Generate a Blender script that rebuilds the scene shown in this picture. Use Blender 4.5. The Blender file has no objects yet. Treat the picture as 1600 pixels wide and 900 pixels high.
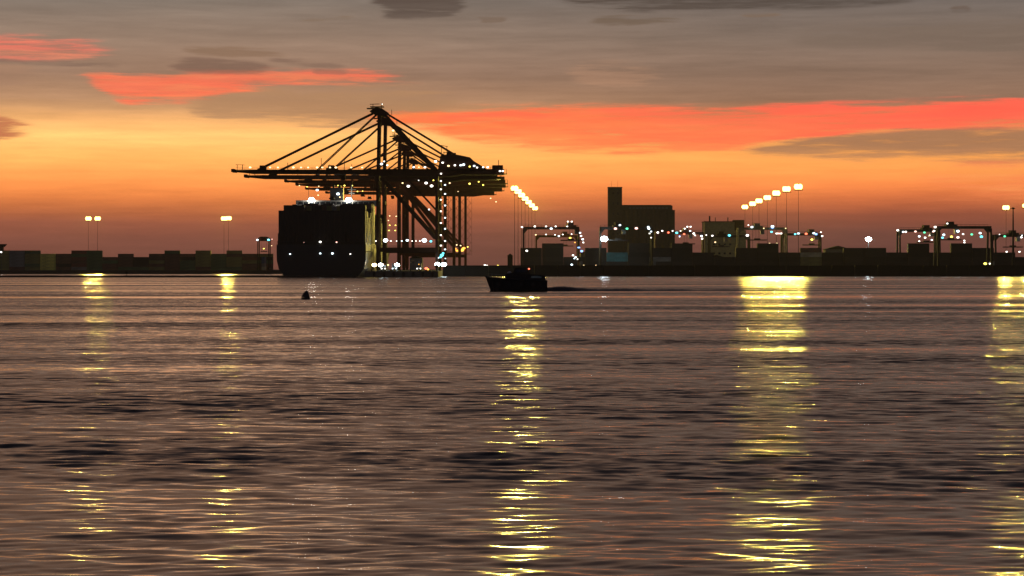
import bpy, math, random
import numpy as np
from mathutils import Vector, Matrix

# ------------------------------------------------------------------ camera / render settings
SC = bpy.context.scene
COL = SC.collection
F = 3465.0            # focal length in photograph pixels (1600 wide)
CAMH = 4.0            # eye height above the water
HOR = 420.0           # row of the horizon in the photograph
cam_d = bpy.data.cameras.new('camera'); cam = bpy.data.objects.new('camera', cam_d); COL.objects.link(cam)
cam.location = (0, 0, CAMH); cam.rotation_euler = (math.radians(90), 0, 0)
cam_d.sensor_width = 36; cam_d.lens = 36 * F / 1600; cam_d.shift_y = -(450 - HOR) / 1600
cam_d.clip_start = 0.5; cam_d.clip_end = 20000
SC.camera = cam
SC.view_settings.view_transform = 'Standard'; SC.view_settings.look = 'None'
SC.view_settings.exposure = 0; SC.view_settings.gamma = 1; SC.view_settings.use_curve_mapping = False
SC.cycles.use_denoising = True
SC.cycles.max_bounces = 6; SC.cycles.volume_bounces = 0; SC.cycles.glossy_bounces = 3
SC.cycles.sample_clamp_indirect = 4
SC.cycles.sample_clamp_direct = 0
SC.cycles.caustics_reflective = False; SC.cycles.caustics_refractive = False

def srgb(r, g, b, k=1.0):
    f = lambda c: ((c / 255.0) / 12.92 if c <= 10.31 else ((c / 255.0 + 0.055) / 1.055) ** 2.4) * k
    return (f(r), f(g), f(b), 1.0)

# ------------------------------------------------------------------ node helper
class NB:
    def __init__(s, tree): s.t = tree; s.n = tree.nodes; s.l = tree.links
    def put(s, sock, v):
        if isinstance(v, bpy.types.NodeSocket): s.l.new(v, sock)
        else: sock.default_value = v
    def m(s, op, a, b=None, c=None, clamp=False):
        n = s.n.new('ShaderNodeMath'); n.operation = op; n.use_clamp = clamp
        s.put(n.inputs[0], a)
        if b is not None: s.put(n.inputs[1], b)
        if c is not None: s.put(n.inputs[2], c)
        return n.outputs[0]
    def ss(s, x, a, b):                    # smoothstep
        n = s.n.new('ShaderNodeMapRange'); n.interpolation_type = 'SMOOTHSTEP'
        s.put(n.inputs[0], x); s.put(n.inputs[1], a); s.put(n.inputs[2], b)
        return n.outputs[0]
    def lin(s, x, a, b, c, d):
        n = s.n.new('ShaderNodeMapRange'); n.clamp = True
        for i, v in enumerate((x, a, b, c, d)): s.put(n.inputs[i], v)
        return n.outputs[0]
    def comb(s, x, y, z=0.0):
        n = s.n.new('ShaderNodeCombineXYZ')
        for i, v in enumerate((x, y, z)): s.put(n.inputs[i], v)
        return n.outputs[0]
    def sep(s, v):
        n = s.n.new('ShaderNodeSeparateXYZ'); s.put(n.inputs[0], v); return n.outputs
    def noise(s, vec, scale=1.0, detail=3.0, rough=0.5):
        n = s.n.new('ShaderNodeTexNoise'); s.put(n.inputs['Vector'], vec)
        n.inputs['Scale'].default_value = scale; n.inputs['Detail'].default_value = detail
        n.inputs['Roughness'].default_value = rough
        return n.outputs
    def mix(s, f, a, b, mode='MIX'):
        n = s.n.new('ShaderNodeMix'); n.data_type = 'RGBA'; n.blend_type = mode
        s.put(n.inputs[0], f); s.put(n.inputs[6], a); s.put(n.inputs[7], b)
        return n.outputs[2]
    def ramp(s, x, stops):
        n = s.n.new('ShaderNodeValToRGB'); s.put(n.inputs[0], x)
        e = n.color_ramp.elements
        e[0].position, e[0].color = stops[0]; e[1].position, e[1].color = stops[-1]
        for p, c in stops[1:-1]:
            q = e.new(p); q.color = c
        return n.outputs[0]
    def curve(s, x, pts):                  # pts already 0..1
        n = s.n.new('ShaderNodeFloatCurve'); s.put(n.inputs['Value'], x)
        c = n.mapping.curves[0]
        c.points[0].location = pts[0]; c.points[1].location = pts[-1]
        for p in pts[1:-1]: c.points.new(*p)
        for p in c.points: p.handle_type = 'AUTO_CLAMPED'
        n.mapping.use_clip = False
        n.mapping.update()
        return n.outputs[0]

# ------------------------------------------------------------------ world: dusk sky with cloud banks
W = bpy.data.worlds.new('World'); SC.world = W; W.use_nodes = True
wb = NB(W.node_tree); W.node_tree.nodes.clear()
tc = wb.n.new('ShaderNodeTexCoord').outputs['Generated']
dx, dy, dz = wb.sep(tc)
az = wb.m('ARCTAN2', dx, dy); el = wb.m('ARCSINE', dz)
U0 = wb.m('MULTIPLY_ADD', az, F, 800.0); V0 = wb.m('MULTIPLY_ADD', el, -F, HOR)
wn = wb.noise(wb.comb(wb.m('MULTIPLY', U0, 1 / 260.), wb.m('MULTIPLY', V0, 1 / 45.)), 1.0, 4, 0.55)[0]
wn2 = wb.noise(wb.comb(wb.m('MULTIPLY_ADD', U0, 1 / 70., 7.), wb.m('MULTIPLY', V0, 1 / 9.)), 1.0, 3, 0.6)[0]
wob = wb.m('ADD', wb.m('MULTIPLY_ADD', wn, 26.0, -13.0), wb.m('MULTIPLY_ADD', wn2, 5.0, -2.5))
U = wb.m('MULTIPLY_ADD', wb.m('SUBTRACT', wn2, 0.5), 30.0, U0)
V = wb.m('ADD', V0, wob)
VT = lambda v: (v + 3000) / 3500.
vt = wb.lin(wb.m('MULTIPLY_ADD', wob, -0.45, V), -3000., 500., 0., 1.)
hi = [(-3000, (38, 38, 50)), (-1600, (92, 80, 80)), (-800, (136, 109, 96)), (-400, (144, 117, 102)), (-120, (128, 112, 102))]
left = hi[:2] + [(-800, (154, 118, 98)), (-400, (168, 128, 104)), (-120, (136, 114, 102))] + [(0, (126, 116, 106)), (60, (146, 124, 107)), (120, (156, 124, 102)), (165, (180, 136, 100)), (192, (236, 172, 106)),
        (215, (254, 192, 112)), (245, (252, 176, 94)), (275, (248, 154, 80)), (302, (232, 132, 68)), (328, (186, 104, 62)), (350, (152, 88, 65)),
        (375, (130, 79, 64)), (405, (120, 75, 62)), (430, (112, 70, 58))]
right = hi + [(0, (107, 99, 94)), (60, (127, 110, 98)), (120, (135, 109, 92)), (160, (141, 108, 87)), (185, (200, 126, 84)),
        (235, (238, 158, 82)), (262, (244, 156, 80)), (288, (242, 134, 70)), (312, (202, 106, 62)), (335, (148, 80, 58)),
        (365, (113, 70, 60)), (405, (100, 63, 56)), (430, (94, 60, 52))]
# the dense dusk air adds light of its own along these paths; the sky behind it starts a little darker
GA = 1.1
def gk(v): return float(np.interp(v, [-400, 0, 150, 200, 300, 340, 430], [1.0, 1.05, 1.1, 1.28, 1.25, 1.12, 1.05]))
cl = wb.ramp(vt, [(VT(v), srgb(*c, gk(v))) for v, c in left])
cr = wb.ramp(vt, [(VT(v), srgb(*c, gk(v))) for v, c in right])
sky = wb.mix(wb.ss(U0, 250., 1350.), cl, cr)
# soft streaks
st = wb.noise(wb.comb(wb.m('MULTIPLY', U0, 1 / 420.), wb.m('MULTIPLY', V0, 1 / 34.), 3.0), 1.0, 5, 0.6)[0]
amp = wb.lin(V0, 150., 215., 0.60, 0.14)
br = wb.m('MULTIPLY_ADD', wb.m('SUBTRACT', st, 0.5), amp, 1.0)
sky = wb.mix(1.0, sky, wb.comb(br, br, br), 'MULTIPLY')
UA, UB, VA, VB = -1500., 3100., -300., 500.
un = wb.lin(U, UA, UB, 0., 1.)
tex = wb.noise(wb.comb(wb.m('MULTIPLY', U0, 1 / 150.), wb.m('MULTIPLY', V0, 1 / 11.), 5.0), 1.0, 6, .64)[0]
tex2 = wb.noise(wb.comb(wb.m('MULTIPLY', U0, 1 / 210.), wb.m('MULTIPLY', V0, 1 / 16.), 8.0), 1.0, 4, .6)[0]
def cloud(top, bot, st_, sb_, col, op=1.0, col2=None, wisp=False):
    q = lambda pts: [((x - UA) / (UB - UA), (y - VA) / (VB - VA)) for x, y in pts]
    x0, x1 = top[0][0], top[-1][0]
    T = wb.m('MULTIPLY_ADD', wb.curve(un, q([(UA, top[0][1])] * (x0 > UA) + top + [(UB, top[-1][1])] * (x1 < UB))), VB - VA, VA)
    B = wb.m('MULTIPLY_ADD', wb.curve(un, q([(UA, bot[0][1])] * (x0 > UA) + bot + [(UB, bot[-1][1])] * (x1 < UB))), VB - VA, VA)
    st_ *= 3.2; sb_ *= 3.0; a = wb.ss(wb.m('SUBTRACT', V, T), -st_, st_)
    b = wb.ss(wb.m('SUBTRACT', B, V), -sb_, sb_)
    f = wb.m('MULTIPLY', a, b)
    w = (x1 - x0)
    if x0 > UA: f = wb.m('MULTIPLY', f, wb.ss(U, x0, x0 + min(90., w * .3)))
    if x1 < UB: f = wb.m('MULTIPLY', f, wb.ss(U, x1, x1 - min(90., w * .3)))
    fib = wb.m('MULTIPLY_ADD', tex, 3.6 if wisp else 2.8, -1.66 if wisp else -1.38)
    f = wb.m('MULTIPLY', wb.ss(wb.m('ADD', f, fib), .12, .95), wb.ss(f, .02, .45))
    f = wb.m('MULTIPLY', f, wb.lin(st, .3, .6, op * .66, op))
    c = srgb(*col, GA)
    if isinstance(col, tuple) and col[0] > 230: c = wb.mix(wb.ss(tex2, .42, .66), c, srgb(col[0], col[1] * 1.16, col[2] * 1.06, GA))
    if col2: c = wb.mix(wb.ss(U, x0, min(x1, 1600)), c, srgb(*col2, GA))
    return f, c
layers = [
    # grey veil across the middle left
    (([(250, 150), (400, 146), (600, 140), (760, 150)], [(250, 180), (400, 190), (600, 198), (760, 180)], 12, 9, (166, 126, 92), .85), {}),
    # long coral band, right
    (([(520, 188), (620, 172), (760, 171), (1050, 166), (1150, 171), (1600, 162), (2300, 160)],
      [(520, 190), (620, 196), (750, 222), (900, 234), (1010, 239), (1130, 236), (1250, 216), (1400, 207), (1600, 207), (2300, 200)], 5, 5, (252, 112, 66), .93), dict(col2=(252, 98, 76))),
    (([(640, 168), (800, 172), (1100, 168), (1600, 160), (2300, 160)], [(640, 180), (800, 183), (1100, 182), (1600, 180), (2300, 180)], 5, 9, (255, 92, 74), .6), {}),
    # grey wedge below it
    (([(1090, 238), (1250, 218), (1400, 209), (1600, 207), (2300, 200)], [(1090, 240), (1250, 247), (1400, 252), (1600, 254), (2300, 258)], 3, 8, (158, 114, 84), .92), {}),
    (([(1380, 268), (1600, 258), (2300, 255)], [(1380, 288), (1600, 300), (2300, 300)], 12, 16, (236, 126, 78), .7), {}),
    # coral blob left
    (([(90, 118), (200, 119), (330, 117), (450, 114), (560, 111), (690, 118)], [(90, 120), (170, 146), (200, 160), (280, 162), (330, 156), (420, 139), (550, 129), (690, 122)], 4, 5, (250, 108, 78), .92), {}),
    (([(-900, 72), (0, 70), (120, 72), (220, 84)], [(-900, 98), (0, 99), (110, 96), (220, 90)], 7, 7, (244, 114, 94), .85), {}),
    (([(-900, 104), (0, 104), (110, 106)], [(-900, 145), (0, 146), (110, 140)], 8, 8, (158, 122, 98), .7), {}),
    # dark wisps
    (([(240, 103), (300, 99), (380, 104), (460, 108)], [(240, 112), (300, 119), (380, 117), (460, 112)], 4, 3, (112, 88, 76), .85), dict(wisp=True)),
    (([(80, 104), (140, 103), (220, 104)], [(80, 106), (140, 107), (220, 108)], 2, 2, (118, 96, 82), .8), dict(wisp=True)),
    (([(250, 72), (320, 76), (400, 80), (490, 84)], [(250, 76), (320, 88), (400, 90), (490, 88)], 3, 3, (130, 104, 84), .8), dict(wisp=True)),
    (([(480, 110), (555, 111)], [(480, 116), (555, 117)], 2, 2, (120, 98, 84), .75), dict(wisp=True)),
    # dark cloud bank along the top
    (([(560, -30), (660, -40), (760, -30)], [(560, 12), (620, 24), (690, 24), (760, 4)], 8, 6, (80, 70, 64), 1.), dict(wisp=True)),
    (([(820, -60), (1100, -60), (1480, -50)], [(820, -8), (920, 10), (1050, 14), (1250, 14), (1400, 8), (1480, -10)], 8, 6, (78, 69, 63), 1.), dict(wisp=True)),
    (([(900, 34), (970, 28), (1090, 32)], [(900, 40), (970, 38), (1090, 36)], 2.5, 3, (104, 88, 74), .85), dict(wisp=True)),
    (([(1150, 26), (1225, 26)], [(1150, 31), (1225, 31)], 2, 2, (118, 98, 82), .8), dict(wisp=True)),
    (([(1470, 21), (1515, 20)], [(1470, 29), (1515, 26)], 2, 2, (98, 82, 72), .85), dict(wisp=True)),
    (([(400, 96), (470, 97), (560, 103)], [(400, 100), (470, 103), (560, 107)], 2, 2, (122, 98, 84), .8), dict(wisp=True)),
    (([(-100, 100), (60, 103), (200, 101)], [(-100, 104), (60, 108), (200, 106)], 2, 2, (120, 98, 86), .8), dict(wisp=True)),
    (([(860, 108), (960, 104), (1060, 112)], [(860, 124), (960, 132), (1060, 122)], 6, 6, (174, 132, 104), .45), dict(wisp=True)),
    (([(1180, 60), (1380, 52), (1700, 50)], [(1180, 66), (1380, 80), (1700, 90)], 8, 8, (112, 96, 84), .7), dict(wisp=True)),
    (([(740, 30), (800, 30)], [(740, 36), (800, 36)], 2, 2, (112, 94, 80), .8), dict(wisp=True)),
    (([(450, 28), (570, 26)], [(450, 34), (570, 32)], 2, 2, (122, 102, 84), .7), dict(wisp=True)),
    (([(-900, 186), (0, 186), (95, 200)], [(-900, 220), (0, 222), (95, 208)], 5, 6, (176, 96, 70), .9), dict(wisp=True)),
    (([(-900, 188), (0, 188), (50, 196)], [(-900, 200), (0, 204), (50, 202)], 4, 5, (122, 88, 74), .8), dict(wisp=True)),
]
for args, kw in layers:
    f, c = cloud(*args, **kw)
    sky = wb.mix(f, sky, c)
tb = wb.lin(tex, .25, .75, .88, 1.12); sky = wb.mix(1.0, sky, wb.comb(tb, tb, tb), 'MULTIPLY')
# away from the afterglow (behind the viewer) the sky is dim blue grey
back = wb.ss(dy, 0.75, -0.2)
sky = wb.mix(back, sky, srgb(66, 67, 80, 1.0))
skyt = wb.n.new('ShaderNodeTexSky'); skyt.sky_type = 'NISHITA'; skyt.sun_disc = False
skyt.sun_elevation = math.radians(0.5); skyt.sun_rotation = math.radians(-6); skyt.air_density = 1.5; skyt.dust_density = 3
bg1 = wb.n.new('ShaderNodeBackground'); wb.put(bg1.inputs[0], sky); bg1.inputs[1].default_value = 1.0
bg2 = wb.n.new('ShaderNodeBackground'); wb.put(bg2.inputs[0], skyt.outputs[0]); bg2.inputs[1].default_value = 0.004
ad = wb.n.new('ShaderNodeAddShader'); wb.l.new(bg1.outputs[0], ad.inputs[0]); wb.l.new(bg2.outputs[0], ad.inputs[1])
wo = wb.n.new('ShaderNodeOutputWorld'); wb.l.new(ad.outputs[0], wo.inputs[0])
# last of the sun, below the cloud bank, almost gone
sd = bpy.data.lights.new('sun', 'SUN'); sd.energy = 0.02; sd.angle = math.radians(12); sd.color = (1, .55, .3)
so = bpy.data.objects.new('sun', sd); COL.objects.link(so)
so.rotation_euler = Vector((math.sin(math.radians(-6)), math.cos(math.radians(-6)), math.tan(math.radians(1.5)))).to_track_quat('Z', 'Y').to_euler()

# ------------------------------------------------------------------ materials
MATS = {}
def mat(name, col, rough=.7, metal=0., noise=.25, scale=.6):
    if name in MATS: return MATS[name]
    m = bpy.data.materials.new(name); m.use_nodes = True; MATS[name] = m
    b = NB(m.node_tree); p = m.node_tree.nodes['Principled BSDF']
    tc_ = b.n.new('ShaderNodeTexCoord').outputs['Object']
    n = b.noise(tc_, scale, 4, .6)[0]
    k = b.lin(n, .3, .7, 1 - noise, 1 + noise)
    b.put(p.inputs['Base Color'], b.mix(1.0, (*col, 1), b.comb(k, k, k), 'MULTIPLY'))
    b.put(p.inputs['Roughness'], b.lin(n, .3, .7, rough - .08, rough + .08))
    p.inputs['Metallic'].default_value = metal
    if rough > .8: p.inputs['Specular IOR Level'].default_value = .15
    return m
def cont_mat(name, col):                       # corrugated steel box
    if name in MATS: return MATS[name]
    m = mat(name, col, .6, 0, .3, .35)
    b = NB(m.node_tree); p = m.node_tree.nodes['Principled BSDF']
    o = b.sep(b.n.new('ShaderNodeTexCoord').outputs['Object'])
    w = b.m('SINE', b.m('MULTIPLY', b.m('ADD', o[0], o[1]), 22.0))
    bp = b.n.new('ShaderNodeBump'); bp.inputs['Strength'].default_value = .6; bp.inputs['Distance'].default_value = .04
    b.put(bp.inputs['Height'], w); b.l.new(bp.outputs[0], p.inputs['Normal'])
    return m
def emis(name, col, s, sampled=False):
    if name in MATS: return MATS[name]
    m = bpy.data.materials.new(name); m.use_nodes = True; MATS[name] = m
    t = m.node_tree; t.nodes.clear()
    e = t.nodes.new('ShaderNodeEmission'); e.inputs[0].default_value = (*col, 1); e.inputs[1].default_value = s
    o = t.nodes.new('ShaderNodeOutputMaterial'); t.links.new(e.outputs[0], o.inputs[0])
    m.cycles.emission_sampling = 'FRONT' if sampled else 'NONE'
    return m
STEEL = mat('dark_red_crane_paint', (.045, .018, .012), .85)
STEEL2 = mat('lit_crane_paint', (.13, .04, .02), .85)  # brighter, redder copy of the crane paint; lamplight is put into the colour
STEELD = mat('dark_grey_steel', (.035, .031, .029), .85)
GALV = mat('galvanised_steel', (.16, .16, .15), .45, .3)
CONC = mat('harbour_concrete', (.13, .12, .10), .85)
DARKC = mat('wet_dark_concrete', (.018, .016, .014), .8)
ROCK = mat('dark_rock', (.02, .018, .016), .9)
ASPH = mat('yard_asphalt', (.05, .048, .045), .85)
HULL = mat('black_hull_paint', (.010, .010, .011), .45)
WHITEP = mat('white_superstructure_paint', (.24, .24, .22), .5)
CREAM = mat('pale_silo_concrete', (.10, .085, .05), .8)
OLIVEB = mat('lit_warehouse_cladding', (.36, .32, .15), .7)  # warm light falling on the walls is put into this olive colour
RUB = mat('black_rubber', (.015, .015, .015), .8)
GLASS = mat('dark_window_glass', (.02, .025, .03), .08)
LC = dict(white=(1, .93, .82), cool=(.75, .93, 1), warm=(1, .72, .35), yellow=(1, .8, .12), green=(.12, 1, .45),
          cyan=(.15, .85, 1), blue=(.25, .45, 1), red=(1, .16, .08), orange=(1, .42, .06), pink=(1, .55, .45))
LS = dict(white=4.5, cool=4, warm=3.0, yellow=4.5, green=2.2, cyan=2.6, blue=3, red=3.5, orange=3.2, pink=3)
def lampmat(c): return emis('lamp_glow_' + c, LC[c], LS[c])
def floodmat(c, s): return emis('floodlight_glow_%s_%d' % (c, s), LC[c], s, True)
SODIUM = emis('sodium_glow', (1, .66, .14), 8)
PL = {}

# ------------------------------------------------------------------ mesh builder
class MB:
    def __init__(s): s.v = []; s.f = []; s.mi = []; s.mats = []
    def _m(s, m):
        if m not in s.mats: s.mats.append(m)
        return s.mats.index(m)
    def add(s, vs, fs, m=None):
        o = len(s.v); s.v += [tuple(v) for v in vs]; s.f += [[i + o for i in f] for f in fs]
        k = s._m(m) if m else 0
        s.mi += [k] * len(fs); return s
    def box(s, x0, x1, y0, y1, z0, z1, m=None):
        vs = [(x, y, z) for z in (z0, z1) for y in (y0, y1) for x in (x0, x1)]
        return s.add(vs, [(0, 2, 3, 1), (4, 5, 7, 6), (0, 1, 5, 4), (2, 6, 7, 3), (0, 4, 6, 2), (1, 3, 7, 5)], m)
    def bar(s, a, b, w, h=None, m=None):            # box beam between two points
        a = Vector(a); b = Vector(b); d = (b - a).normalized(); h = h or w
        up = Vector((0, 0, 1)) if abs(d.z) < .95 else Vector((1, 0, 0))
        r = d.cross(up).normalized(); u = r.cross(d)
        vs = [p + r * (i * w / 2) + u * (j * h / 2) for p in (a, b) for i, j in ((-1, -1), (1, -1), (1, 1), (-1, 1))]
        return s.add(vs, [(0, 1, 2, 3), (4, 7, 6, 5), (0, 4, 5, 1), (1, 5, 6, 2), (2, 6, 7, 3), (3, 7, 4, 0)], m)
    def tube(s, a, b, r0, r1=None, n=10, m=None):
        r1 = r0 if r1 is None else r1
        a = Vector(a); b = Vector(b); d = (b - a).normalized()
        up = Vector((0, 0, 1)) if abs(d.z) < .95 else Vector((1, 0, 0))
        r = d.cross(up).normalized(); u = r.cross(d)
        vs = [p + (r * math.cos(t) + u * math.sin(t)) * q for p, q in ((a, r0), (b, r1)) for t in [2 * math.pi * i / n for i in range(n)]]
        fs = [(i, (i + 1) % n, n + (i + 1) % n, n + i) for i in range(n)] + [tuple(range(n))[::-1], tuple(range(n, 2 * n))]
        return s.add(vs, fs, m)
    def prism(s, pts, y0, y1, m=None):              # polygon in xz, extruded along y
        n = len(pts)
        vs = [(x, y0, z) for x, z in pts] + [(x, y1, z) for x, z in pts]
        return s.add(vs, [tuple(range(n)), tuple(range(n, 2 * n))[::-1]] + [(i, n + i, n + (i + 1) % n, (i + 1) % n) for i in range(n)], m)
    def blob(s, c, rx, ry, rz, m=None, n=8, k=5):
        vs = [(c[0], c[1], c[2] - rz)]
        for j in range(1, k):
            ph = math.pi * j / k - math.pi / 2
            vs += [(c[0] + rx * math.cos(ph) * math.cos(2 * math.pi * i / n), c[1] + ry * math.cos(ph) * math.sin(2 * math.pi * i / n), c[2] + rz * math.sin(ph)) for i in range(n)]
        vs.append((c[0], c[1], c[2] + rz))
        fs = [(0, 1 + (i + 1) % n, 1 + i) for i in range(n)]
        for j in range(k - 2):
            o = 1 + j * n
            fs += [(o + i, o + (i + 1) % n, o + n + (i + 1) % n, o + n + i) for i in range(n)]
        o = 1 + (k - 2) * n
        fs += [(o + i, o + (i + 1) % n, len(vs) - 1) for i in range(n)]
        return s.add(vs, fs, m)
    def mesh(s, name, m=None):
        me = bpy.data.meshes.new(name); me.from_pydata(s.v, [], s.f)
        ms = s.mats or [m]
        if s.mats and m and any(x is None for x in s.mats): ms = [x or m for x in s.mats]
        for x in ms: me.materials.append(x)
        me.polygons.foreach_set('material_index', s.mi if s.mats else [0] * len(s.f))
        me.update(); return me
    def build(s, name, m=None, parent=None):
        if s.mats and m and m not in s.mats and None in s.mats: pass
        o = bpy.data.objects.new(name, s.mesh(name, m)); COL.objects.link(o)
        if parent: o.parent = parent
        return o
def tag(o, label=None, cat=None, group=None, kind=None):
    if label: o['label'] = label
    if cat: o['category'] = cat
    if group: o['group'] = group
    if kind: o['kind'] = kind
    return o
def empty(name, loc, rz=0.):
    o = bpy.data.objects.new(name, None); COL.objects.link(o); o.location = loc; o.rotation_euler = (0, 0, rz); return o
def struct(mb, name, m): return tag(mb.build(name, m), kind='structure')
def X(px, Y): return (px - 800) / F * Y
def Z(py, Y): return CAMH + (HOR - py) / F * Y
def P(px, py, Y): return Vector((X(px, Y), Y, Z(py, Y)))
ORD = ['', 'first', 'second', 'third', 'fourth', 'fifth', 'sixth', 'seventh', 'eighth', 'ninth', 'tenth', 'eleventh', 'twelfth',
       'thirteenth', 'fourteenth', 'fifteenth', 'sixteenth', 'seventeenth', 'eighteenth', 'nineteenth', 'twentieth',
       'twenty-first', 'twenty-second', 'twenty-third', 'twenty-fourth', 'twenty-fifth', 'twenty-sixth', 'twenty-seventh', 'twenty-eighth']
LM = {}
def lamp(parent, loc, c='white', r=.5, flood=0, name='lamp'):
    r *= .8 if not flood else 1.05; flood = int(flood * .25)
    key = (c, round(r, 2), flood)
    if key not in LM:
        mb = MB(); mb.blob((0, 0, 0), r, r, r * .72, floodmat(c, flood) if flood else lampmat(c))
        mb.box(-r * .5, r * .5, -r * .1, r * .5, r * .74, r * .95, STEELD)
        LM[key] = mb.mesh('lamp')
    o = bpy.data.objects.new(name, LM[key]); COL.objects.link(o); o.location = loc
    if parent: o.parent = parent
    return o

# ------------------------------------------------------------------ ground, quay, water
QS = -40 / F                                 # the quay runs towards the point x=760 of the horizon
QROT = math.atan(-QS)
def qx(x0, Y): return x0 + QS * (Y - 1150)   # a line parallel to the quay
QE = -70.6                                   # quay edge at Y = 1150
def slab(poly, z0, z1, name, m):
    n = len(poly); mb = MB()
    mb.add([(x, y, z1) for x, y in poly] + [(x, y, z0) for x, y in poly],
           [tuple(range(n)), tuple(range(n, 2 * n))[::-1]] + [(i, i + n, (i + 1) % n + n, (i + 1) % n) for i in range(n)])
    return struct(mb, name, m)
slab([(-1500, 1735), (-168, 1735), (qx(-150, 2700), 2700), (qx(QE, 2700), 2700), (qx(-36, 1900), 1900), (qx(-36, 1190), 1190), (1500, 1190), (1500, 3300), (-1500, 3300)][::-1][::-1], -3, 2.9, 'ground', ASPH)
slab([(qx(QE, 1046), 1046), (qx(-36, 1046), 1046), (qx(-36, 1190) - .01, 1190), (qx(-36, 1900) - .01, 1900), (qx(QE, 2700), 2700)], -3, 3.0, 'quay', CONC)
rnd = random.Random(5)
def rocks(x0, x1, y0, h, w, step, name):
    mb = MB(); x = x0
    mb.prism([(0, -2), (0, h * .5), (.1, -2)], 0, .01)
    n = int((x1 - x0) / step); vs = []; fs = []
    prof = [(-w, -1.5), (-w * .45, h * .55), (-w * .15, h), (w * .4, h * .95), (w, -1.5)]
    for i in range(n + 1):
        xx = x0 + i * step
        for py_, pz in prof: vs.append((xx, y0 + py_ + rnd.uniform(-.4, .4), pz + (rnd.uniform(-.12, .14) * h if pz > 0 else 0)))
    k = len(prof)
    for i in range(n):
        for j in range(k - 1): fs.append((i * k + j, (i + 1) * k + j, (i + 1) * k + j + 1, i * k + j + 1))
    fs += [tuple(range(k)), tuple(range(n * k, n * k + k))[::-1]]
    mb2 = MB(); mb2.add(vs, fs); return struct(mb2, name, ROCK)
rocks(-420, qx(QE, 1040) - 1, 1034, .85, 4, 2.2, 'breakwater')
# seawall: long dark embankment wall along the right shore
mb = MB(); vs = []; x = qx(-36, 1165)
i = 0
while x < 520:
    x2 = x + 12.0; t = 5.5 + rnd.uniform(-.12, .12)
    mb.prism([(0, 0)] * 0 or [(x, -2), (x2 - .15, -2), (x2 - .15, t), (x, t)], 1163 + rnd.uniform(-.05, .05), 1176)
    mb.box(x, x2 - .2, 1162.4, 1163.2, t, t + .25)
    x = x2
sw = mb.build('seawall', DARKC)
tag(sw, 'long dark concrete seawall along the waterline below the right-hand container yard', 'wall')

# water sheet with real waves near the viewer
def build_water():
    rs = []
    y = 13.0
    while y < 1250:
        rs.append(y); y += max(.035, y * y / (CAMH * F) * .62)
    rs = np.array([-150., -20., 8.] + rs + [1500., 1750., 2100., 2800.])
    NC = 820
    t = np.linspace(-1, 1, NC)
    X_ = t[None, :] * (np.abs(rs)[:, None] * .262 + 9)
    X_ = np.concatenate([np.full((len(rs), 1), -1490.), X_, np.full((len(rs), 1), 1490.)], 1)
    Y_ = np.repeat(rs[:, None], NC + 2, 1)
    dyy = np.gradient(rs)[:, None] * np.ones_like(X_)
    dxx = np.gradient(X_, axis=1)
    rg = np.random.RandomState(3)
    def lf(sx, sy, n=10):
        o = np.zeros_like(X_)
        for i in range(n):
            a = rg.uniform(.5, 1.6); b = rg.uniform(.5, 1.6) * rg.choice([-1, 1])
            o += np.sin(X_ / sx * a + Y_ / sy * b + rg.uniform(0, 6.28))
        return o / math.sqrt(n / 2.)
    patch = np.clip(1 + .13 * lf(30, 9) + .14 * lf(9, 3.5), .5, 1.6)
    Hh = np.zeros_like(X_); miss = np.zeros_like(X_)
    N = 84
    lam = np.exp(np.linspace(math.log(.22), math.log(9.), N))
    for i, L in enumerate(lam):
        L = L * rg.uniform(.95, 1.05)
        ang = rg.normal(math.radians(84), math.radians(28 if L < 1.2 else 18))      # mean travel towards / away
        k = 2 * math.pi / L; kx, ky = k * math.cos(ang), k * math.sin(ang)
        sl = .0109 * float(np.interp(L, [.2, .35, .9, 1.5, 3, 9], [.8, 1.05, 1.15, .75, .3, .15]))                                # rms slope share
        cell = np.abs(ky) * dyy + np.abs(kx) * dxx
        w = np.clip(1.6 - cell / 1.1, 0, 1); w = w * w * (3 - 2 * w)
        pm = patch if L < 3 else 1.0
        ph = kx * X_ + ky * Y_ + rg.uniform(0, 6.28)
        s = np.sin(ph)
        Hh += w * pm * sl * 1.414 / k * (s + .18 * np.cos(2 * ph))
        miss += (1 - w * w) * (pm * sl) ** 2
    flat = (Y_ < 10) | (np.abs(X_) > 1000) | (Y_ > 1260)
    Hh[flat] = 0
    nr, nc = X_.shape
    co = np.stack([X_, Y_, Hh], -1).reshape(-1, 3).astype(np.float32)
    idx = np.arange(nr * nc).reshape(nr, nc)
    q = np.stack([idx[:-1, :-1], idx[:-1, 1:], idx[1:, 1:], idx[1:, :-1]], -1).reshape(-1, 4)
    me = bpy.data.meshes.new('water')
    me.vertices.add(len(co)); me.vertices.foreach_set('co', co.ravel())
    me.loops.add(q.size); me.loops.foreach_set('vertex_index', q.ravel().astype(np.int32))
    me.polygons.add(len(q)); me.polygons.foreach_set('loop_start', np.arange(0, q.size, 4, dtype=np.int32))
    me.polygons.foreach_set('loop_total', np.full(len(q), 4, dtype=np.int32))
    me.update(); me.validate()
    me.polygons.foreach_set('use_smooth', np.ones(len(me.polygons), dtype=bool))
    at = me.attributes.new('ripple', 'FLOAT', 'POINT'); at.data.foreach_set('value', np.sqrt(miss).ravel().astype(np.float32))
    return me
wm = bpy.data.materials.new('harbour_water'); wm.use_nodes = True
b = NB(wm.node_tree); p = wm.node_tree.nodes['Principled BSDF']
p.inputs['Base Color'].default_value = (.010, .010, .012, 1); p.inputs['IOR'].default_value = 1.34
p.inputs['Roughness'].default_value = .13
geo = b.n.new('ShaderNodeNewGeometry'); pos = b.sep(geo.outputs['Position'])
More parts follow.
